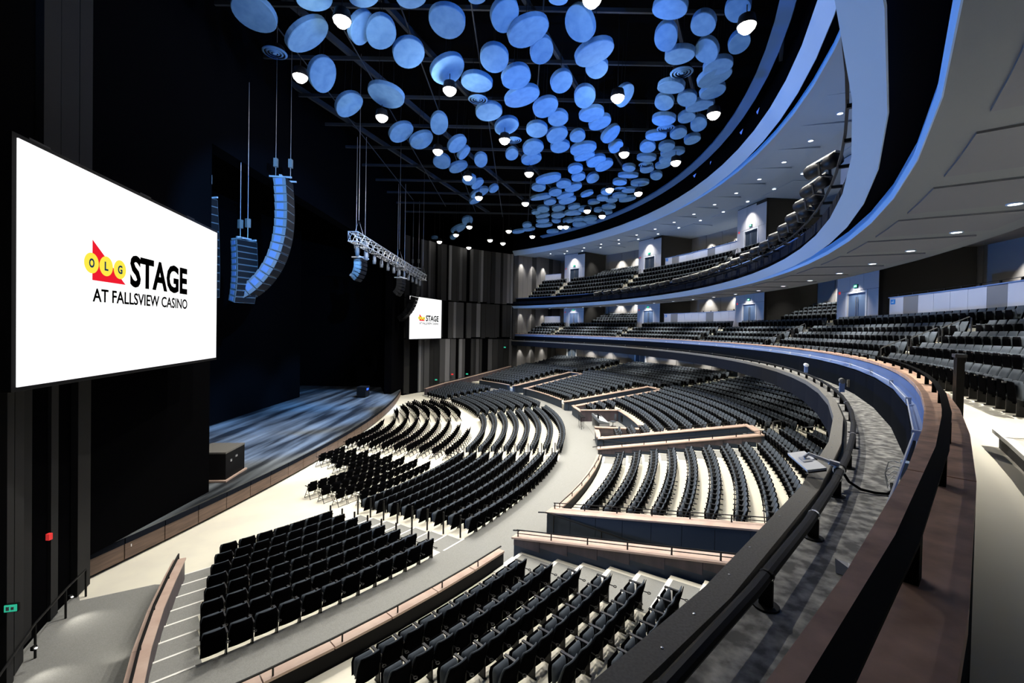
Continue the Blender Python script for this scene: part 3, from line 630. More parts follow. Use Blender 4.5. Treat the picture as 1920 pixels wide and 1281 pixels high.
for (R, z, a, b, row, nm, zone) in blocks:
    n = int((b - a) * D2R * R / .557); 
    for i in range(n):
        th = a + (b - a) * (i + .5) / n; p = P3(R, th, z)
        d = p - CAM; q = (d.dot(right), d.dot(up), d.dot(fwd)); vis = False
        if q[2] > .3:
            u, v = 960 + 830.76 * q[0] / q[2], 629.1 - 830.76 * q[1] / q[2]; vis = -20 < u < 1940 and -20 < v < 1320
        if vis and zone in 'AOR':
            t_ = (7.25 - 9.0) / (p.z + .6 - 9.0)
            if t_ < 1:
                c = CAM + (p + Vector((0, 0, .6)) - CAM) * t_; vis = math.hypot(c.x, c.y) < 47.2
        seats.append((d.length if vis else 1e6, R, th, z, row, nm, i + 1, n))
seats.sort(key=lambda s: s[0])
proto = [(n_, mb.mesh(n_, m_, n_ in ('backrest', 'seat', 'seat_pan', 'back_shell')), None) for n_, mb, m_ in seat_parts(0)]
for s in seats[:300]:
    _, R, th, z, row, nm, i, n = s
    t = thing('theatre_seat', 'black tip-up seat, %s from near end, %s row of the %s' % (nth(i), row, nm), 'seat', P3(R, th, z), (th + 90) * D2R, 'tip-up theatre seats')
    for n_, me, _m in proto: ob(n_, me, None, t)
def bulk(name, items, parts, label, cat, group):
    by = {}
    for n_, mb, m_ in parts: by.setdefault(m_.name, [m_, [], [], 0]); e = by[m_.name]; e[1].append(np.array(mb.v)); e[2] += [tuple(i + e[3] for i in f) for f in mb.f]; e[3] += len(mb.v)
    V = []; F = []; MI = []; mats = []; off = 0
    for mi, (m_, vs, fs, nv) in enumerate(by.values()):
        mats.append(m_); v = np.vstack(vs); fl = np.array([f if len(f) == 4 else f + (f[-1],) for f in fs])
        for (R, th, z) in items:
            a = (th + 90) * D2R; c, s = math.cos(a), math.sin(a); p = P3(R, th, z)
            w = np.empty_like(v); w[:, 0] = v[:, 0] * c - v[:, 1] * s + p.x; w[:, 1] = v[:, 0] * s + v[:, 1] * c + p.y; w[:, 2] = v[:, 2] + p.z
            V.append(w); F.append(fl + off); off += nv; MI += [mi] * len(fl)
    V = np.vstack(V); F = np.vstack(F)
    me = bpy.data.meshes.new(name); me.vertices.add(len(V)); me.vertices.foreach_set('co', V.astype(np.float32).ravel())
    me.loops.add(F.size); me.loops.foreach_set('vertex_index', F.ravel().astype(np.int32)); me.polygons.add(len(F))
    me.polygons.foreach_set('loop_start', np.arange(0, F.size, 4, dtype=np.int32)); me.polygons.foreach_set('material_index', np.array(MI, dtype=np.int32))
    for m_ in mats: me.materials.append(m_)
    me.update(calc_edges=True); me.validate()
    o = bpy.data.objects.new(name, me); COL.objects.link(o); o['kind'] = 'stuff'; o['label'] = label; o['category'] = cat; o['group'] = group
    return o
rest = seats[300:]
mid = [(s[1], s[2], s[3]) for s in rest if s[0] < 1e5]
bulk('theatre_seating', mid, seat_parts(1), 'rows of black tip-up seats filling the hall and both balconies', 'seats', 'tip-up theatre seats')

# ---- loose linked chairs on the flat floor
def chair_parts():
    P = [('backrest', rpad(.46, .36, .90, -.10, -.22, .06, 4, 3, .03), M['shell']), ('seat', rpad(.42, .40, .74, .0, .04, .08, 3, 3, 0), M['shell'])]
    for s_ in (-1, 1):
        x = s_ * .25
        P.append(('armrest', MB().box(x - .022, x + .022, -.16, .18, .64, .67), M['arm']))
        P.append(('leg_frame', MB().tube([(x, -.30, 0), (x, -.02, .66)], .016, 5).tube([(x, .24, 0), (x, -.10, .66)], .016, 5).tube([(x, -.18, .22), (x, .17, .22)], .012, 5), M['metal']))
    P.append(('floor_bar', MB().tube([(-.25, -.28, .03), (.25, -.28, .03)], .012, 5).tube([(-.25, .22, .03), (.25, .22, .03)], .012, 5), M['metal']))
    return P
def chair_joined():
    m_ = MB(); 
    for _, mb, _m in chair_parts(): m_.add(mb.v, mb.f)
    return m_
cproto = [(n_, mb.mesh(n_, m_, n_ == 'backrest'), None) for n_, mb, m_ in chair_parts()]
cj = chair_joined().mesh('linked_chair', M['shell'])
FL = [(21.1 + 1.0 * i, a, b, 'left group on the flat floor') for i, (a, b) in enumerate(((-25.5, -18.6), (-26.0, -18.8), (-26.2, -19.0), (-26.4, -19.2), (-34.8, -19.5), (-34.5, -19.8), (-33.5, -20.0), (-32.7, -20.3)))]
FM = [(20.1 + .97 * i, -14.6, b, 'middle group on the flat floor') for i, b in enumerate((7.6, 8.8, 10.4, 10.4, 9.9, 9.6, 8.6, 3.6, .2))]
FF = [(21.1 + .98 * i, 12.3, b, 'far group on the flat floor') for i, b in enumerate((23, 28, 31, 33, 33, 33, 31))]
tot = 0
for grp in (FL, FM, FF):
    for ri, (R, a, b, nm) in enumerate(grp):
        n = int((b - a) * D2R * R / .575)
        for i in range(n):
            if tot >= 300: break
            th = b - (i + .5) * .575 / R / D2R if grp is FL else a + (i + .5) * .575 / R / D2R
            lab = 'black linked chair, %s from %s end, %s row, %s' % (nth(i + 1), 'the far' if grp is FL else 'the near', ORD[ri], nm)
            tot += 1
            if grp is FL:
                t = thing('linked_chair', lab, 'chair', P3(R, th, 0), (th + 90) * D2R, 'linked chairs on the flat floor')
                for n_, me, _m in cproto: ob(n_, me, None, t)
            else:
                t = ob('linked_chair', cj, None); tag(t, lab, 'chair', 'linked chairs on the flat floor'); t.location = P3(R, th, 0); t.rotation_euler = (0, 0, (th + 90) * D2R)
print('chairs', tot, 'seats', len(seats), 'visible', sum(1 for s in seats if s[0] < 1e5))
# row-end posts at the orchestra aisle
k_ = 0
for j in range(8):
    for th in (-36.1, -33.2, -14.65, -12.45):
        k_ += 1
        o = ob('row_end_post', MB().box(-.03, .03, -.03, .03, 0, .9, Matrix.Translation(P3(RB[j] - .3, th, .09 * j))), M['metal'])
        tag(o, 'black post at the aisle end of the %s orchestra row, %s aisle, %s side' % (ORD[j], 'near' if th < -30 else 'middle', 'near' if th in (-36.1, -14.65) else 'far'), 'post')
# ---- aisle hand rails of the balconies
def aisle_rail(R, th, z, h, L, rise, label):
    t = thing('aisle_handrail', label, 'handrail', P3(R, th, z), th * D2R)
    ob('rail', MB().tube([(0, 0, 0), (0, 0, h), (.05, 0, h + .05), (L - .05, 0, h + rise + .05), (L, 0, h + rise), (L, 0, rise)], .022, 6), M['hoop'], t)
for ai, th in enumerate((-22.25, -5.25, 8.25, 26.25, 41.9)):
    for k in range(3): aisle_rail(50.0 + .95 * k, th, 7.5 + .43 * k, 1.0, .85, .40, 'black hoop handrail beside the %s row, %s lower balcony aisle' % (ORD[k], ['nearest', 'second', 'third', 'fourth', 'farthest'][ai]))
    for k in range(5):
        if k % 2 == 0: aisle_rail(50.0 + .9 * k, th, 13.35 + .68 * k, .85, .85, .6, 'black hoop handrail beside the %s row, %s upper balcony aisle' % (ORD[k], ['nearest', 'second', 'third', 'fourth', 'farthest'][ai]))
aisle_rail(49.3, -39.4, 7.73, .85, .95, .4, 'black hoop handrail standing on the step at the right edge')
for k, th in ((0, -11.6), (1, -11.6), (2, -14.5), (0, 11.6), (1, 31.8), (0, -31.8)):
    aisle_rail(48.0 + k * .7, th + k * .8, 2.62, .9, .9, .1, 'thin black rail beside the rear stalls aisle, %s from the near side' % nth(1 + [(-31.8, 0), (-14.5, 2), (-11.6, 0), (-11.6, 1), (11.6, 0), (31.8, 1)].index((th, k))))
gp = thing('guard_panel', 'tall black slatted guard standing behind the balcony rail before the front row', 'guard', P3(48.52, -39.1, 7.5), -39.1 * D2R)
for i in range(3): ob('slat', MB().box(-.03, .05, -.16 + .12 * i, -.08 + .12 * i, 0, 1.24), M['metal'], gp)
ob('top_bar', MB().box(-.05, .07, -.18, .18, 1.22, 1.27), M['arm'], gp)
sb = thing('aisle_step', 'low step block with pale top at the aisle beside the front balcony row', 'step')
ob('step_body', MB().arc(48.95, 50.3, 7.5, 7.70, -42.1, -39.0, 3), M['dwall'], sb); ob('step_top', MB().arc(48.90, 50.32, 7.70, 7.735, -42.15, -38.95, 3), M['cream'], sb)
ob('step_nosing', MB().arc(48.89, 48.98, 7.69, 7.742, -42.16, -38.94, 3), M['nosing'], sb)
# ================================================================ CEILING DISCS, DIFFUSERS, LAMPS, BEAMS
DISCS = [[20.28,-18.11,21.99,0.58,-0.64,0.17,0.64,0.55,-0.15],[23.21,-18.99,22.0,0.67,-0.13,0.16,0.11,0.68,0.08],[21.93,-16.75,22.0,0.86,-0.09,0.58,-0.01,0.92,0.16],[21.29,-13.66,21.99,-0.22,0.86,-0.43,-0.53,-0.34,-0.42],[21.49,-10.57,22.0,-0.6,0.48,-0.46,-0.42,-0.67,-0.15],[23.98,-11.74,22.0,-0.58,-0.81,0.21,0.81,-0.57,0.02],[25.21,-19.14,22.0,0.49,-0.35,0.05,0.32,0.46,0.11],[24.55,-17.3,22.0,-0.27,0.68,-0.27,-0.4,-0.32,-0.4],[25.29,-17.03,22.0,-0.33,0.74,-0.25,-0.58,-0.28,-0.07],[26.18,-15.6,22.0,0.2,-0.75,0.26,0.7,0.23,0.13],[27.06,-19.09,22.0,0.45,0.36,0.12,-0.37,0.45,0.01],[28.32,-17.79,22.0,0.01,-0.8,0.17,0.77,0.01,-0.0],[30.79,-18.24,22.0,-0.08,0.72,-0.21,-0.57,-0.1,-0.13],[31.82,-17.26,22.0,0.11,0.97,0.04,-0.88,0.11,-0.29],[32.49,-15.99,22.0,0.04,-0.66,0.22,0.53,0.06,0.08],[30.23,-15.3,22.0,-0.01,-0.78,0.21,0.69,-0.01,0.0],[31.31,-13.75,22.0,0.14,0.78,-0.15,-0.74,0.09,-0.19],[27.85,-14.26,22.0,-0.06,0.98,-0.14,-0.81,-0.1,-0.34],[29.2,-13.18,22.0,0.3,0.8,-0.04,-0.78,0.29,0.02],[29.69,-10.02,22.0,-0.44,0.66,-0.17,-0.67,-0.44,0.01],[31.68,-11.82,22.0,0.45,-0.9,0.12,0.86,0.46,0.23],[33.06,-10.69,22.0,0.15,-0.72,0.24,0.71,0.2,0.14],[30.74,-8.19,22.0,-0.51,0.58,-0.25,-0.58,-0.51,-0.01],[26.43,-8.39,22.0,-0.17,0.77,-0.35,-0.55,-0.12,-0.01],[23.69,-6.99,22.0,0.26,-0.82,0.27,0.71,0.33,0.35],[24.82,-5.78,22.0,-0.07,-0.89,0.09,0.75,-0.02,0.37],[27.24,-5.29,22.0,-0.11,0.78,-0.2,-0.62,-0.18,-0.36],[25.58,-1.98,22.0,0.22,-0.66,0.3,0.65,0.18,-0.08],[26.76,-0.78,22.0,0.73,-0.1,0.28,0.12,0.75,-0.03],[28.67,-2.39,22.0,0.02,-0.67,0.29,0.51,0.04,0.04],[27.57,-3.72,22.0,-0.03,-0.68,-0.03,0.41,-0.04,0.41],[31.08,-3.72,22.0,-0.07,0.53,-0.24,-0.47,-0.07,-0.02],[32.71,-7.77,22.0,-0.15,-0.73,0.16,0.68,-0.14,0.03],[32.61,-4.92,22.0,0.12,0.76,-0.19,-0.74,0.08,-0.14],[32.58,-2.76,22.0,-0.17,0.77,-0.14,-0.75,-0.18,-0.09],[27.33,2.18,22.0,0.06,0.59,-0.25,-0.62,0.03,-0.08],[28.0,3.24,22.0,0.05,0.66,-0.08,-0.54,-0.0,-0.34],[28.0,5.86,22.0,-0.06,1.1,-0.03,-0.85,-0.05,-0.38],[29.42,4.53,22.0,-0.04,-0.5,0.14,0.43,0.03,0.23],[25.71,16.83,22.0,0.1,0.6,-0.32,-0.63,0.04,-0.12],[27.36,8.49,22.0,0.05,-0.64,0.08,0.59,0.07,0.21],[29.68,-19.21,22.0,-0.26,-0.24,-0.05,0.24,-0.25,-0.02],[33.91,-17.89,22.0,-0.11,-0.63,0.37,0.57,-0.28,-0.32],[32.9,-19.24,22.0,0.16,-0.36,-0.08,0.35,0.16,0.01],[37.46,-18.82,22.0,0.62,0.3,-0.06,-0.29,0.61,0.09],[37.89,-17.09,22.0,-0.24,-0.67,0.19,0.46,-0.17,-0.02],[38.97,-15.78,22.0,0.15,-0.67,-0.03,0.66,0.15,-0.02],[39.15,-17.98,22.0,-0.24,-0.54,0.13,0.45,-0.22,-0.08],[40.04,-16.22,22.0,-0.3,-0.49,0.26,0.42,-0.31,-0.11],[40.18,-18.84,22.0,-0.29,-0.47,0.14,0.4,-0.26,-0.03],[41.28,-16.83,22.0,-0.21,-0.5,0.16,0.42,-0.16,0.05],[41.18,-15.0,22.0,0.63,0.27,0.01,-0.27,0.62,-0.03],[41.42,-14.08,22.0,0.59,0.63,0.09,-0.58,0.57,-0.15],[41.93,-12.75,22.0,-0.6,0.26,-0.1,-0.26,-0.59,0.04],[34.97,-15.85,22.0,-0.01,0.98,-0.0,-0.89,-0.01,-0.24],[35.29,-14.64,22.0,-0.05,-0.58,0.15,0.55,-0.05,-0.02],[33.7,-13.42,22.0,-0.06,-0.63,0.23,0.57,-0.01,0.13],[35.15,-11.96,22.0,-0.12,-0.73,0.24,0.58,-0.09,0.03],[37.32,-12.23,22.0,0.08,-0.49,0.4,0.51,0.24,0.19],[39.55,-13.11,22.0,0.08,0.73,0.07,-0.69,0.07,0.09],[39.71,-11.54,22.0,-0.28,-0.46,0.2,0.44,-0.29,-0.04],[40.85,-11.98,22.0,0.2,-0.47,0.1,0.48,0.17,-0.13],[41.86,-11.22,22.0,-0.5,0.6,-0.01,-0.57,-0.48,-0.08],[35.91,-9.93,22.0,0.42,0.66,0.0,-0.63,0.39,-0.12],[33.93,-9.4,22.0,0.1,-0.63,0.17,0.61,0.09,-0.03],[36.65,-8.92,22.0,0.27,-0.66,0.15,0.62,0.28,0.11],[37.68,-7.32,22.0,0.28,0.66,-0.07,-0.53,0.18,-0.4],[35.49,-6.96,22.0,-0.09,-0.5,0.18,0.51,-0.07,0.07],[34.12,-7.03,22.0,-0.06,-0.78,0.17,0.7,-0.02,0.16],[34.49,-5.16,22.0,-0.31,0.61,-0.14,-0.61,-0.3,0.03],[36.2,-4.77,22.0,-0.38,0.91,-0.08,-0.84,-0.35,-0.06],[40.38,-9.42,22.0,0.14,-0.71,-0.03,0.68,0.14,-0.07],[41.68,-9.82,22.0,0.2,0.49,-0.07,-0.47,0.18,-0.05],[42.73,-9.05,22.0,-0.23,-0.53,0.22,0.44,-0.18,0.02],[40.67,-7.17,22.0,-0.62,-0.31,0.01,0.3,-0.59,-0.03],[42.0,-7.64,22.0,0.32,-0.4,0.13,0.42,0.3,-0.1],[40.63,-5.45,22.0,-0.26,-0.51,0.18,0.48,-0.24,0.03],[41.97,-5.51,22.0,-0.24,-0.53,0.08,0.5,-0.22,0.04],[43.28,-6.74,22.0,-0.12,-0.55,0.07,0.52,-0.1,0.06],[42.79,-4.43,22.0,0.59,0.66,0.09,-0.62,0.55,-0.03],[38.44,-5.35,22.0,0.11,-0.47,0.24,0.48,0.14,0.06],[36.54,-3.47,22.0,0.61,0.5,0.13,-0.46,0.6,-0.1],[37.57,-2.64,22.0,0.67,-0.27,0.22,0.29,0.66,-0.08],[38.37,-1.75,22.0,0.11,0.8,-0.1,-0.69,0.06,-0.21],[36.21,-0.87,22.0,-0.27,-0.54,0.12,0.54,-0.24,0.1],[41.18,-3.35,22.0,-0.14,-0.71,-0.04,0.69,-0.13,-0.06],[42.75,-3.08,22.0,-0.0,-0.52,0.08,0.5,-0.0,-0.02],[42.91,-1.99,22.0,-0.57,0.08,-0.08,-0.08,-0.55,0.03],[40.41,-1.28,22.0,-0.5,0.11,0.04,-0.1,-0.49,0.07],[41.91,-1.16,22.0,-0.13,-0.56,0.09,0.53,-0.12,0.02],[43.14,0.34,22.0,0.18,0.43,-0.18,-0.45,0.18,-0.02],[36.75,0.99,22.0,-0.11,-0.62,0.13,0.58,-0.08,0.1],[38.0,1.14,22.0,0.15,0.55,-0.2,-0.51,0.08,-0.16],[34.31,1.67,22.0,-0.77,0.83,-0.12,-0.76,-0.72,-0.12],[35.68,2.9,22.0,0.29,-0.61,0.13,0.6,0.27,-0.06],[40.84,0.47,22.0,0.47,-0.7,-0.13,0.67,0.44,0.04],[40.51,2.15,22.0,0.57,0.2,-0.06,-0.2,0.56,-0.03],[42.34,2.29,22.0,-0.69,0.39,-0.0,-0.36,-0.64,0.0],[35.2,5.25,22.0,-0.37,0.5,-0.16,-0.49,-0.35,0.06],[36.69,3.85,22.0,0.01,-0.84,0.09,0.78,0.02,0.14],[36.25,6.31,22.0,-0.65,0.56,-0.14,-0.5,-0.61,-0.11],[33.53,4.03,22.0,-0.16,-0.67,0.11,0.63,-0.15,0.02],[39.97,4.96,22.0,-0.14,-0.53,0.08,0.51,-0.14,-0.02],[41.94,4.31,22.0,-0.72,-0.03,-0.0,0.02,-0.67,-0.0],[38.29,5.62,22.0,0.57,0.19,0.16,-0.16,0.55,-0.1],[41.44,5.99,22.0,0.39,0.61,0.03,-0.59,0.38,-0.02],[39.97,6.95,22.0,0.28,-0.49,0.04,0.48,0.27,-0.07],[34.98,8.5,22.0,-0.29,-0.57,0.08,0.56,-0.26,0.11],[36.62,7.9,22.0,-0.37,0.85,-0.12,-0.78,-0.35,-0.08],[41.0,7.49,22.0,-0.07,-0.66,0.03,0.6,-0.07,0.01],[42.5,7.09,22.0,-0.81,0.16,-0.13,-0.15,-0.78,-0.02],[33.97,7.04,22.0,-0.48,-0.99,-0.19,0.91,-0.47,0.12],[34.44,11.22,22.0,-0.22,-0.66,0.14,0.64,-0.2,0.04],[36.03,10.76,22.0,-0.46,0.53,-0.15,-0.53,-0.44,0.03],[39.39,8.34,22.0,0.34,0.53,0.01,-0.52,0.33,-0.03],[38.93,11.06,22.0,0.13,-0.72,0.06,0.7,0.12,-0.05],[37.65,10.1,22.0,-0.05,0.72,-0.04,-0.63,-0.05,-0.09],[41.3,10.06,22.0,-0.36,-0.71,-0.04,0.65,-0.33,0.02],[40.51,11.3,22.0,-0.16,-0.6,0.03,0.55,-0.15,-0.01],[37.78,12.46,22.0,0.19,-0.91,0.06,0.84,0.18,0.07],[36.33,13.71,22.0,0.02,0.89,-0.08,-0.8,0.01,-0.04],[41.47,12.19,22.0,0.02,0.68,-0.02,-0.67,0.02,-0.03],[34.63,14.0,22.0,0.19,-0.82,0.03,0.77,0.18,0.12],[36.38,16.19,22.0,0.28,-0.46,0.1,0.44,0.25,-0.09],[40.21,15.05,22.0,-0.22,0.83,-0.08,-0.77,-0.21,-0.04],[37.85,16.08,22.0,0.33,-0.71,0.08,0.64,0.3,0.03],[39.38,17.76,22.0,0.59,0.63,-0.03,-0.63,0.58,-0.09],[33.74,12.58,22.0,-0.15,-0.48,0.05,0.47,-0.14,0.06],[34.31,13.8,22.0,-0.15,-0.58,0.09,0.56,-0.14,0.02],[38.14,12.65,22.0,-0.5,0.41,0.0,-0.39,-0.48,0.03],[41.32,9.8,22.0,-0.03,0.64,-0.03,-0.59,-0.02,-0.01],[34.66,16.32,22.0,0.02,0.74,-0.05,-0.69,0.01,-0.05],[35.11,18.68,22.0,0.77,0.79,0.1,-0.73,0.73,-0.05],[36.31,16.04,22.0,0.24,-0.46,0.08,0.44,0.22,-0.07],[32.97,18.68,22.0,0.03,-0.59,0.16,0.58,0.04,0.03],[33.26,20.99,22.0,0.53,0.64,0.04,-0.61,0.51,-0.08],[38.96,15.25,22.0,-0.4,0.62,-0.03,-0.59,-0.38,-0.02],[40.64,16.48,22.0,-0.24,0.61,-0.03,-0.59,-0.23,-0.02],[31.96,22.48,22.0,0.77,0.3,0.11,-0.28,0.76,-0.07],[37.91,20.16,22.0,-0.14,0.72,-0.02,-0.68,-0.13,-0.03],[36.49,22.1,22.0,-0.41,0.81,-0.02,-0.7,-0.35,-0.04],[25.66,17.01,22.0,0.1,0.6,-0.32,-0.63,0.04,-0.12],[24.08,21.44,22.0,0.13,-1.03,0.2,0.93,0.2,0.43],[22.69,26.6,22.0,-0.24,0.35,-0.28,-0.38,-0.25,0.02],[19.85,27.6,22.0,0.02,-0.51,0.04,0.47,0.02,0.03],[34.9,16.31,22.0,0.0,-0.69,0.08,0.63,0.01,0.07]]
def pix(p):
    d = Vector(p) - CAM; z = d.dot(fwd); return 960 + 830.76 * d.dot(right) / z, 629.1 - 830.76 * d.dot(up) / z
rows_ = {}
for i, d in enumerate(DISCS): rows_.setdefault(max(0, int(pix(d[:3])[1] // 45)), []).append((pix(d[:3])[0], i))
dlab = {}
for ri, key in enumerate(sorted(rows_)):
    for ci, (_, i) in enumerate(sorted(rows_[key])): dlab[i] = (ri + 1, ci + 1)
for i, d in enumerate(DISCS):
    c, p, q = Vector(d[0:3]), Vector(d[3:6]), Vector(d[6:9]); n = p.cross(q).normalized()
    if n.z < 0: n = -n
    ex = random.uniform(-.12, .12); ey = random.uniform(-.08, .08); N = 26
    def ring_(s, h):
        o_ = []
        for k in range(N):
            t = 2 * math.pi * k / N; ct, st_ = math.cos(t), math.sin(t)
            o_.append(p * (ct * s * (1 + ey * st_)) + q * (st_ * s * (1 + ex * ct)) + n * h)
        return o_
    vs = [Vector((0, 0, 0))] + ring_(.97, 0) + ring_(1.0, .03) + ring_(1.0, .24) + ring_(.97, .27) + [n * .27]
    fs = [(0, 1 + (k + 1) % N, 1 + k) for k in range(N)]
    for r_ in range(3): fs += [(1 + r_ * N + k, 1 + r_ * N + (k + 1) % N, 1 + (r_ + 1) * N + (k + 1) % N, 1 + (r_ + 1) * N + k) for k in range(N)]
    fs += [(1 + 3 * N + k, 1 + 3 * N + (k + 1) % N, 1 + 4 * N) for k in range(N)]
    ri, ci = dlab[i]
    round_ = 'round' if p.length / q.length < 1.18 else 'oval'
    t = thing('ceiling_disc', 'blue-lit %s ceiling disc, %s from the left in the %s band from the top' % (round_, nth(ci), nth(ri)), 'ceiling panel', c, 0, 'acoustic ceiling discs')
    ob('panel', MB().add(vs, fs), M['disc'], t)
    w_ = MB()
    for a in (0.5, -0.5): w_.tube([p * a + n * .27, p * a + Vector((0, 0, 26 - c.z - .3))], .012, 4)
    ob('wire', w_, M['metal'], t)
VENTS = [(19.7,-15.44,'leftmost'),(29.14,-11.47,'second from the left'),(31.19,-6.15,'third from the left'),(39.6,-14.44,'upper right'),(40.91,-8.34,'right-hand middle'),(41.53,-2.11,'right-hand lower'),(40.98,3.85,'lowest right-hand')]
vp = MB()
for r in (.56, .40, .25): vp.lathe([(r - .09, 0.0), (r, .05), (r - .015, .07), (r - .10, .025)], 22, None, False)
vc = MB().lathe([(0, 0), (.09, 0), (.11, .04), (0, .06)], 14); vn = MB().lathe([(.0, .1), (.5, .09), (.42, .35), (0, .4)], 18)
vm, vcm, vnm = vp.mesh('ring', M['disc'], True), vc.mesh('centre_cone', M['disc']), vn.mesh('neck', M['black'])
for x, y, nm in VENTS:
    t = thing('air_diffuser', 'round ringed air diffuser among the blue discs, %s' % nm, 'vent', (x, y, 22.0), 0, 'ceiling air diffusers')
    ob('ring', vm, None, t); ob('centre_cone', vcm, None, t); ob('neck', vnm, None, t)
lm = MB().lathe([(0, -.30), (.18, -.26), (.31, -.12), (.35, 0), (0, .02)], 16).mesh('lens', M['lamp'], True)
hm = MB().lathe([(.36, -.02), (.37, .0), (.30, .36), (.06, .5), (.0, .5)], 16).mesh('housing', M['metal'], True)
LL = sorted(range(len(LAMPS)), key=lambda i: pix((*LAMPS[i], ZL))[0]); rank = {i: k + 1 for k, i in enumerate(LL)}
for i, (x, y) in enumerate(LAMPS):
    t = thing('house_lamp', 'glowing pendant house lamp among the ceiling discs, %s lamp counting from the left' % nth(rank[i]), 'lamp', (x, y, ZL), 0, 'pendant house lamps')
    ob('lens', lm, None, t); ob('housing', hm, None, t); ob('stem', MB().tube([(0, 0, .5), (0, 0, 4.6)], .02, 5), M['metal'], t)
gr = thing('ceiling_steelwork', 'dark steel beams and catwalk frames above the hanging discs', 'beams')
for (a, b) in (((18, -22), (34, 20)), ((21, -26), (38, 18)), ((26, -28), (43, 8)), ((31, -30), (45, -4)), ((15, -14), (28, 22)), ((37, -28), (46, -12))):
    a, b = Vector((*a, 24.2)), Vector((*b, 24.2)); d = (b - a).normalized(); s_ = d.cross(Vector((0, 0, 1))) * .09; h = Vector((0, 0, .34))
    ob('beam', MB().hexa([a - s_, b - s_, b + s_, a + s_, a - s_ + h, b - s_ + h, b + s_ + h, a + s_ + h]), M['steelwork'], gr)
for k in range(12):
    y = -24 + 4.1 * k; ob('cross_beam', MB().box(17, 45 - abs(y) * .25, y - .06, y + .06, 24.0, 24.2), M['steelwork'], gr)
for k in range(5):
    a, b = P3(25 + k * 4, -38, 23.4), P3(24 + k * 4, 34, 23.4)
    ob('catwalk_rail', MB().tube([a, (a + b) / 2, b], .035, 5), M['steelwork'], gr)

# ================================================================ SCREENS
def screen(a, b, z0, z1, nm, side, kx=1.0, ox=0.0, ky=1.0, oy=0.0):
    a, b = Vector((*a, 0)), Vector((*b, 0)); xdir = (b - a).normalized(); nrm = Vector((xdir.y * -1, xdir.x, 0))
    if nrm.x < 0: nrm = -nrm
    # reading direction as seen from the house: left to right = nrm x up
    xr = Vector((0, 0, 1)).cross(nrm).normalized()
    c = (a + b) / 2 + Vector((0, 0, (z0 + z1) / 2)); W, H = (b - a).length, z1 - z0
    t = thing('video_screen', 'white video screen with a black, red and yellow logo, %s' % nm, 'screen')
    t.matrix_world = Matrix(((xr.x, 0, nrm.x, c.x), (xr.y, 0, nrm.y, c.y), (0, 1, 0, c.z), (0, 0, 0, 1)))
    ob('casing', MB().box(-W / 2 - .12, W / 2 + .12, -H / 2 - .1, H / 2 + .1, -.45, -.03), M['black'], t)
    ob('display', MB().box(-W / 2, W / 2, -H / 2, H / 2, -.03, 0), M['screen'], t)
    for x in (-W * .42, 0, W * .3): ob('bracket', MB().box(x - .3, x + .3, H / 2 + .1, H / 2 + .2, -.35, -.15), M['metal'], t)
    TT = lambda x, y, z=.012: Matrix.Translation((x, y, z))
    k = 1.0; X = lambda v: v * kx + ox; Y = lambda v: v * ky + oy
    tri = [(-2.69, .95), (-2.69, -.13), (-1.29, -.13)]
    ob('red_triangle', MB().prism([(X(x), Y(y)) for x, y in tri], .004, .008), M['red'], t)
    for (x, y, ch) in ((-2.73, .32, 'O'), (-2.15, .31, 'L'), (-1.56, .29, 'G')):
        o = MB(); o.prism([(X(x + .275 * math.cos(q * math.pi / 16)), Y(y + .275 * math.sin(q * math.pi / 16))) for q in range(32)], .009, .012)
        ob('yellow_ball', o, M['yellow'], t)
        hw = .075 if ch == 'L' else .10
        text(ch, .4, M['navyink'], t, TT(0, 0, .016), bold=.012, box=[X(x - hw), X(x + hw), Y(y - .125), Y(y + .125)])
    text('STAGE', 2, M['ink'], t, TT(0, 0, .016), bold=.07, box=[X(-1.09), X(2.36), Y(-.17), Y(.82)])
    text('AT FALLSVIEW CASINO', 1, M['ink'], t, TT(0, 0, .016), bold=.018, box=[X(-2.69), X(2.38), Y(-.71), Y(-.34)])
    return t
screen((20.53, -27.19), (18.39, -17.49), 7.53, 12.96, 'near one by the dark wall', -1)
screen((18.5, 18.6), (21.2, 26.4), 7.55, 12.96, 'far one beside grey fins', 1, 1.02, .9, .82, -.25)

# ================================================================ LINE ARRAYS, TRUSS
def cabinet(name, w_, h, d, T_, parent, m_side, grille=True):
    c = ob(name, MB().hexa([T_ @ Vector(p) for p in ((-d * .45, -w_ / 2, -h / 2), (d / 2, -w_ / 2, -h / 2), (d / 2, w_ / 2, -h / 2), (-d * .45, w_ / 2, -h / 2), (-d * .5, -w_ / 2, h / 2 * .9), (d / 2, -w_ / 2, h / 2), (d / 2, w_ / 2, h / 2), (-d * .5, w_ / 2, h / 2 * .9))]), m_side, parent)
    if grille:
        ob('grille', MB().box(d / 2, d / 2 + .02, -w_ / 2 + .02, w_ / 2 - .02, -h / 2 + .02, h / 2 - .02, T_), M['black'], c)
        ob('side_plate', MB().box(-d * .3, d * .22, -w_ / 2 - .012, -w_ / 2, -h / 2 + .05, h / 2 - .06, T_), M['strip'] if m_side is M['cab'] else m_side, c)
    return c
M['cab'] = mat('speaker_cabinet', (0.16, 0.17, 0.18), 0.5)
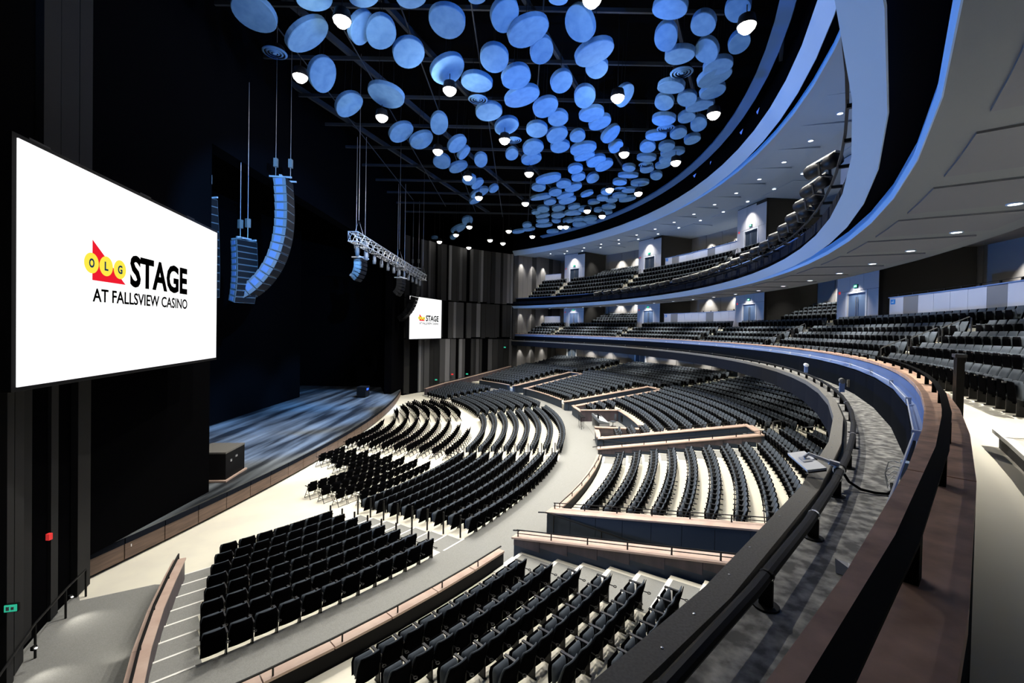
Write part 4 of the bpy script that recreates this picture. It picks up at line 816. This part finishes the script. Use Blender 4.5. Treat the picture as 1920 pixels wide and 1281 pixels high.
def line_array(x, y, ztop, n, w_, h, d, tmax, yaw, label, fly=True, grille=True, mm='cab'):
    t = thing('line_array', label, 'speaker', (0, 0, 0))
    p = Vector((0, 0, 0)); Y_ = Matrix.Translation((x, y, ztop)) @ Matrix.Rotation(yaw * D2R, 4, 'Z')
    for i in range(n):
        a = (-5 + tmax * ((i + .5) / n) ** 1.9) * D2R
        R_ = Matrix.Rotation(a, 4, 'Y'); dn = R_ @ Vector((0, 0, -1))
        c = p + dn * (h / 2); cabinet('speaker_cabinet', w_, h * .96, d, Y_ @ Matrix.Translation(c) @ R_, t, M[mm], grille); p = p + dn * h
    f = MB().box(-d * .9, d * .9, -w_ * .35, -w_ * .28, .04, .12, Y_).box(-d * .9, d * .9, w_ * .28, w_ * .35, .04, .12, Y_).box(-.06, .06, -w_ * .35, w_ * .35, .12, .2, Y_)
    ob('flying_frame', f, M['alu'], t)
    for s_ in (-1, 1):
        ob('chain_hoist', MB().box(s_ * d * .6 - .09, s_ * d * .6 + .09, -.1, .1, .7, 1.15, Y_), M['curb'], t)
        ob('chain', MB().tube([Y_ @ Vector((s_ * d * .6, 0, .1)), Y_ @ Vector((s_ * d * .6, 0, 8.2))], .012, 4), M['steel'], t)
    return t
line_array(18.9, -13.0, 16.75, 16, 1.15, .43, .62, 66, 8, 'tall curved speaker array hanging at the near side of the stage')
line_array(19.4, 17.4, 16.2, 16, 1.15, .43, .62, 66, -8, 'curved speaker array silhouetted against the far video screen', mm='metal')
line_array(17.2, -13.6, 13.35, 10, 1.1, .32, .5, 22, -25, 'short blue-grey speaker array hung low behind the tall near array')
line_array(15.5, -14.2, 15.4, 12, 1.0, .42, .6, 8, -20, 'dark straight speaker column at the left of the near arrays')
line_array(21.0, -6.9, 13.55, 6, 1.2, .24, .5, 60, 0, 'small dark speaker cluster hanging below the near end of the truss', mm='metal')
line_array(21.6, 1.6, 13.2, 6, 1.2, .24, .5, 60, 0, 'small dark speaker cluster hanging at mid stage, second below the truss', mm='metal')
tr = thing('lighting_truss', 'silver box truss hanging across the front of the stage', 'truss')
x0, zt_, hw, L0, L1_ = 21.6, 14.45, .29, -10.0, 11.6
for dx in (-hw, hw):
    for dz in (-hw, hw): ob('chord', MB().tube([(x0 + dx, L0, zt_ + dz), (x0 + dx, L1_, zt_ + dz)], .03, 6), M['alu'], tr)
N_ = 36; lac = {}
for i in range(N_):
    ya = L0 + (L1_ - L0) * i / N_; yb = L0 + (L1_ - L0) * (i + 1) / N_; s_ = 1 if i % 2 else -1
    m_ = MB()
    for dx in (-hw, hw): m_.tube([(x0 + dx, ya, zt_ - s_ * hw), (x0 + dx, yb, zt_ + s_ * hw)], .018, 4)
    for dz in (-hw, hw): m_.tube([(x0 - s_ * hw, ya, zt_ + dz), (x0 + s_ * hw, yb, zt_ + dz)], .018, 4)
    ob('lacing', m_, M['alu'], tr)
ob('end_frame', MB().tube([(x0 - hw, L0, zt_ - hw), (x0 + hw, L0, zt_ - hw), (x0 + hw, L0, zt_ + hw), (x0 - hw, L0, zt_ + hw), (x0 - hw, L0, zt_ - hw)], .03, 5).tube([(x0 - hw, L0, zt_ - hw), (x0, L0, zt_ + hw), (x0 + hw, L0, zt_ - hw)], .02, 4), M['alu'], tr)
for y in (-9, 1, 11): ob('sling', MB().tube([(x0 - hw, y, zt_ + hw), (x0, y, zt_ + 1.2), (x0 + hw, y, zt_ + hw)], .012, 4).tube([(x0, y, zt_ + 1.2), (x0, y, 26)], .012, 4), M['steel'], tr)
spot((27, -14, 19), (21.6, -4, 14.4), 7000, 45, COOL, .6, .1)
# hanging stage lamps under the truss
def lamp_meshes():
    body = MB().lathe([(0, -.34), (.11, -.34), (.13, -.1), (.10, .16), (.06, .2), (0, .2)], 12).mesh('lamp_body', M['cab'], True)
    lens = MB().lathe([(0, -.36), (.10, -.355), (.10, -.34), (0, -.33)], 12).mesh('lens', M['metal'])
    yoke = MB().box(-.17, -.14, -.03, .03, -.1, .34).box(.14, .17, -.03, .03, -.1, .34).box(-.17, .17, -.03, .03, .32, .36).mesh('yoke', M['metal'])
    return body, lens, yoke
lb, ll_, ly = lamp_meshes()
for i in range(12):
    y = -9.2 + 1.7 * i
    t = thing('moving_lamp', 'dark stage lamp hanging under the truss, %s from the near end' % nth(i + 1), 'stage lamp', (x0, y, zt_ - .72), .6 * i, 'stage lamps under the truss')
    ob('lamp_body', lb, None, t); ob('lens', ll_, None, t); ob('yoke', ly, None, t)
# profile spotlights on the front of the upper balcony
fb = MB().lathe([(0, -.52), (.19, -.52), (.19, -.18), (.14, -.08), (.14, .05), (.20, .12), (.20, .44), (0, .46)], 12).mesh('lamp_body', M['metal'], True)
ft = MB().hexa([(-.13, .13, .46), (.13, .13, .46), (.13, .12, -.5), (-.13, .12, -.5), (-.07, .215, .44), (.07, .215, .44), (.07, .205, -.48), (-.07, .205, -.48)]).mesh('top_shell', M['beige'])
fl = MB().lathe([(0, -.54), (.17, -.535), (.17, -.52), (0, -.51)], 12).mesh('lens', M['steel'])
fy = MB().box(-.2, -.17, -.30, .05, -.03, .03).box(.17, .2, -.30, .05, -.03, .03).box(-.2, .2, -.33, -.30, -.03, .03).mesh('yoke', M['metal'])
fp = thing('lamp_rail', 'black lamp pipe along the front of the upper balcony', 'pipe')
ob('pipe', MB().sweep([(47.1, 13.52), (47.16, 13.52), (47.16, 13.58), (47.1, 13.58)], -40, 30, 40), M['metal'], fp)
for i in range(30): ob('bracket', MB().arc(47.12, 47.4, 13.44, 13.52, -39 + 2.3 * i, -38.9 + 2.3 * i, 1), M['metal'], fp)
for i in range(24):
    th = 25.5 - 2.42 * i - (.9 if i > 7 else 0); yaw = random.uniform(-14, 14); pit = random.uniform(66, 84)
    t = thing('profile_spotlight', 'cream-topped black spotlight on the upper balcony front, %s from the far end' % nth(i + 1), 'stage lamp', P3(46.85, th, 13.84), 0, 'spotlights along the upper balcony front')
    t.rotation_euler = (P3(34 + random.uniform(-3, 3), th + 40 + yaw * .5, random.uniform(7, 10)) - P3(46.95, th, 13.86)).to_track_quat('-Z', 'Y').to_euler()
    ob('lamp_body', fb, None, t); ob('top_shell', ft, None, t); ob('lens', fl, None, t); ob('yoke', fy, None, t)

# ================================================================ STAGE CASE, MIXING DESK, LEDGE ITEMS
c = thing('equipment_case', 'large black equipment case on a pale dolly at the near edge of the stage', 'case', (16.0, -13.6, 1.0), .1)
ob('dolly', MB().box(-.95, .95, -1.15, 1.0, .02, .1), M['woodcap'], c); ob('case_body', MB().box(-.85, .85, -1.0, .9, .1, 1.42), M['black'], c)
ob('case_lid', MB().box(-.86, .86, -1.01, .91, 1.42, 1.5), M['curb'], c); ob('latch', MB().box(.85, .88, -.1, .1, 1.0, 1.1), M['steel'], c); ob('latch', MB().box(.85, .88, -.6, -.45, .9, 1.02), M['steel'], c)
c = thing('stage_cart', 'dark equipment cart at the far corner of the stage with a blue display', 'cart', (14.5, 13.5, 1.0), 0)
ob('cart_body', MB().box(-.5, .5, -.7, .7, .1, 1.2), M['black'], c); ob('display', MB().box(.5, .51, -.3, .3, .8, 1.0), M['blueled'], c); ob('wheel', MB().box(-.4, .4, -.6, .6, 0, .1), M['metal'], c)
pit = thing('mixing_booth', 'sunken mixing booth with wood-capped walls at the front of the middle block', 'booth')
pa, pb = -5.6, 5.4
for (R0, R1, a, b) in ((37.9, 41.6, pa, pa + .35), (37.9, 41.6, pb - .35, pb), (41.35, 41.6, pa, pb)):
    ob('wall_body', MB().arc(R0, R1, .3, 1.72, a, b, seg(a, b, 2)), M['navy'] if R0 > 40 else M['aub'], pit); ob('wood_cap', MB().arc(R0 - .05, R1 + .05, 1.72, 1.78, a - .08, b + .08, seg(a, b, 2)), M['woodcap'], pit)
ob('booth_floor', MB().arc(38.0, 41.4, .0, .74, pa, pb, 4), M['carpet'], pit)
for i in range(2): ob('wall_box', MB().arc(41.3, 41.35, .95 + .32 * i, 1.2 + .32 * i, 3.2, 3.9, 1), M['metal'], pit)
for (R0, R1, a, b, nm) in ((37.9, 38.1, -9.2, -5.6, 'left'), (37.9, 38.1, 5.4, 9.2, 'right')):
    w_ = thing('booth_side_wall', 'short wood-capped wall to the %s of the mixing booth' % ('near side' if nm == 'left' else 'far side'), 'wall'); ob('wall_body', MB().arc(R0, R1, .6, 1.55, a, b, 2), M['navy'], w_); ob('wood_cap', MB().arc(R0 - .06, R1 + .06, 1.55, 1.61, a, b, 2), M['woodcap'], w_)
dk = thing('mixing_desk', 'long black and silver mixing desk with white cover in the booth', 'mixing desk', P3(38.9, .4, .74), 90.4 * D2R)
ob('desk_frame', MB().box(-1.6, 1.6, -.4, -.34, 0, .8).box(-1.6, -1.52, -.4, .4, 0, .8).box(1.52, 1.6, -.4, .4, 0, .8), M['steel'], dk)
ob('desk_surface', MB().hexa([(-1.6, -.4, .8), (1.6, -.4, .8), (1.6, .45, .86), (-1.6, .45, .86), (-1.6, -.4, .86), (1.6, -.4, .86), (1.6, .45, 1.08), (-1.6, .45, 1.08)]), M['cab'], dk)
for i in range(4): ob('fader_bank', MB().hexa([(-1.5 + .78 * i, -.3, .885), (-.82 + .78 * i, -.3, .885), (-.82 + .78 * i, .3, 1.03), (-1.5 + .78 * i, .3, 1.03), (-1.5 + .78 * i, -.3, .895), (-.82 + .78 * i, -.3, .895), (-.82 + .78 * i, .3, 1.045), (-1.5 + .78 * i, .3, 1.045)]), M['frame'] if i < 3 else M['arm'], dk)
ob('monitor', MB().box(-1.1, -.55, .35, .4, 1.1, 1.45), M['black'], dk); ob('monitor_stand', MB().box(-.86, -.8, .37, .42, .9, 1.12), M['metal'], dk)
ch = thing('office_chair', 'black office chair behind the mixing desk', 'chair', P3(40.2, 1.8, .74), 100 * D2R)
ob('seat', MB().lathe([(0, .44), (.24, .44), (.25, .5), (0, .52)], 12), M['fabric'], ch); ob('backrest', rpad(.42, .6, 1.1, -.22, -.26, .06, 4, 3), M['fabric'], ch); ob('pedestal', MB().tube([(0, 0, .06), (0, 0, .44)], .03, 6).box(-.28, .28, -.03, .03, .02, .07).box(-.03, .03, -.28, .28, .02, .07), M['metal'], ch)
tb = thing('high_table', 'row of tall thin-legged stands in front of the mixing booth', 'stand', P3(37.4, 2.5, .72), 92 * D2R)
ob('table_top', MB().box(-1.6, .2, -.16, .16, 1.0, 1.04), M['black'], tb)
for i in range(6): ob('leg', MB().tube([(-1.5 + .32 * i, .12 * (-1) ** i, 0), (-1.5 + .32 * i, .12 * (-1) ** i, 1.0)], .018, 5), M['metal'], tb)

# flat display on an arm clamped to the pipe
fdm = thing('flat_display', 'white flat panel on a jointed arm clamped to the lighting pipe', 'display panel')
cl_ = Vector((35.33, -31.51, 7.40)); hd = Vector((35.02, -31.36, 7.50))
CR = Matrix.Rotation((-41.7 + 90) * D2R, 4, 'Z') @ Matrix.Rotation(math.pi / 2, 4, 'Y')
ob('clamp', MB().lathe([(.05, -.05), (.066, 0), (.05, .05)], 10, Matrix.Translation(cl_ - Vector((0, 0, .04))) @ CR, False), M['steel'], fdm)
ob('clamp', MB().lathe([(.05, -.012), (.06, 0), (.05, .012)], 10, Matrix.Translation(cl_ + Vector((.06, .05, -.04))) @ CR), M['black'], fdm)
ob('arm', MB().tube([cl_ + Vector((0, 0, .03)), cl_ + Vector((-.09, .045, .05))], .035, 8).tube([cl_ + Vector((-.08, .04, .05)), hd + Vector((.03, -.01, .02)), hd + Vector((-.02, .0, -.03))], .022, 8), M['frame'], fdm)
dv = Matrix.Translation((35.02, -31.37, 7.43)) @ Matrix.Rotation(-17 * D2R, 4, 'Z') @ Matrix.Rotation(-14 * D2R, 4, 'Y')
ob('display_panel', MB().box(-.10, .10, -.38, .38, -.012, .012, dv), M['frame'], fdm); ob('panel_back', MB().box(-.095, .095, -.375, .375, -.03, -.012, dv), M['metal'], fdm)
ob('bracket', MB().box(-.05, .05, -.09, .09, .012, .03, dv), M['steel'], fdm)
cp_ = [Vector((35.36, -31.52, 7.36)), Vector((35.42, -31.56, 7.24)), Vector((35.50, -31.64, 7.18)), Vector((35.60, -31.72, 7.17)), Vector((35.72, -31.75, 7.17)), Vector((35.82, -31.70, 7.19)), Vector((35.88, -31.62, 7.25))]
wp = ob('power_cable', MB().tube(cp_, .016, 8), M['black'], smooth=True); tag(wp, 'black cable curling over the ledge from the display arm', 'cable')
bx = thing('patch_box', 'pale blue patch box with looping white cables at the foot of the ledge wall', 'box', P3(47.93, -41.25, 7.15), -41.25 * D2R)
ob('box_body', MB().box(-.03, .05, -.07, .07, .03, .36), M['box'], bx)
for i in range(5):
    z_ = .33 - .06 * i; ob('cable', MB().tube([(-.03, .0, z_), (-.09, -.01, z_ + .02), (-.14, -.06, z_ + .01 - .02 * i), (-.17, -.08, .20)], .006, 5), M['paper'], bx)
pp_ = thing('crumpled_paper', 'crumpled white paper lying on the scuffed ledge', 'paper', P3(47.68, -44.55, 7.155), -.6)
ob('sheet', MB().add([(-.08, -.06, 0), (.08, -.08, .0), (.09, .06, .015), (-.06, .08, .0), (-.085, .0, .09), (.0, -.03, .05), (.085, .0, .045), (0, .07, .05)], [(0, 1, 5, 4), (1, 2, 6, 5), (2, 3, 7, 6), (3, 0, 4, 7), (4, 5, 7), (5, 6, 7), (3, 2, 1, 0)]), M['paper'], pp_)
for i, th in enumerate((-30.9, -22.4)):
    g = thing('ledge_camera', 'small grey camera unit clamped to the lighting pipe, %s one' % ('nearer' if i == 0 else 'farther'), 'camera', P3(47.42, th, 7.4), th * D2R)
    ob('camera_body', MB().lathe([(0, -.16), (.07, -.16), (.075, .14), (0, .15)], 10, Matrix.Translation((0, 0, .32)) @ Matrix.Rotation(math.pi / 2, 4, 'X')), M['curb'] if i == 0 else M['paper'], g); ob('stand', MB().box(-.06, .06, -.06, .06, 0, .25), M['strip'], g)
wb = thing('wall_socket_box', 'grey socket box with a black lead on the dark ledge wall', 'box', P3(47.98, -27.6, 7.3), -27.6 * D2R)
ob('box_body', MB().box(-.06, .0, -.05, .05, 0, .24), M['curb'], wb); ob('lead', MB().tube([(-.06, 0, .1), (-.2, .3, -.1), (-.45, .5, -.13)], .01, 5), M['black'], wb)
# bolts on the curb
bm_ = MB().lathe([(0, 0), (.009, 0), (.009, .004), (0, .006)], 8).mesh('curb_bolt', M['steel'])
rr = random.Random(4)
for i in range(26):
    o = ob('bolt', bm_, None, b1); o.location = P3(47.06 + .09 * rr.random(), -49.5 + .75 * i + rr.random() * .4, 7.25)
# exit signs and alarm beacons low on the far fin wall
for i, (u, p, m_, nm) in enumerate((((0), (24.6, 30.4, 2.1), 'exit', 'small green exit sign on the far fins near the seating'), (0, (20.6, 26.4, 1.6), 'exit', 'small green exit sign on the far fins near the stage'), (0, (22.6, 28.6, 2.2), 'alarm', 'small red beacon on the far fins between the exit signs'), (0, (30.2, 34.3, 6.1), 'exit', 'small green exit sign below the far end of the lower balcony'))):
    s = thing('exit_sign' if m_ == 'exit' else 'fire_alarm', nm, 'sign' if m_ == 'exit' else 'alarm', p, .1)
    ob('sign_face', MB().box(-.16, .16, -.12, -.06, -.09, .09), M[m_], s); ob('housing', MB().box(-.17, .17, -.06, .0, -.1, .1), M['metal'], s)
s = thing('exit_sign', 'green exit sign on the dark wall at the left edge of the photo', 'sign', (19.45, -26.35, 2.1), .25)
ob('sign_face', MB().box(-.12, .12, -.02, .0, -.08, .08), M['exit'], s); ob('housing', MB().box(-.14, .14, 0, .06, -.10, .10), M['metal'], s); ob('pictogram', MB().box(-.08, -.02, -.03, -.02, -.045, .045).box(.015, .07, -.03, -.02, -.035, .035), M['frame'], s)
a_ = ob('fire_alarm', MB().box(18.12, 18.22, -24.3, -24.2, 2.72, 2.9), M['alarm']); tag(a_, 'red alarm on the dark panelled wall above the handrail', 'alarm')
sk = ob('socket_plate', MB().box(16.98, 17.05, -20.2, -20.05, .5, .6), M['paper']); tag(sk, 'small white socket plate on the brown stage front', 'socket')
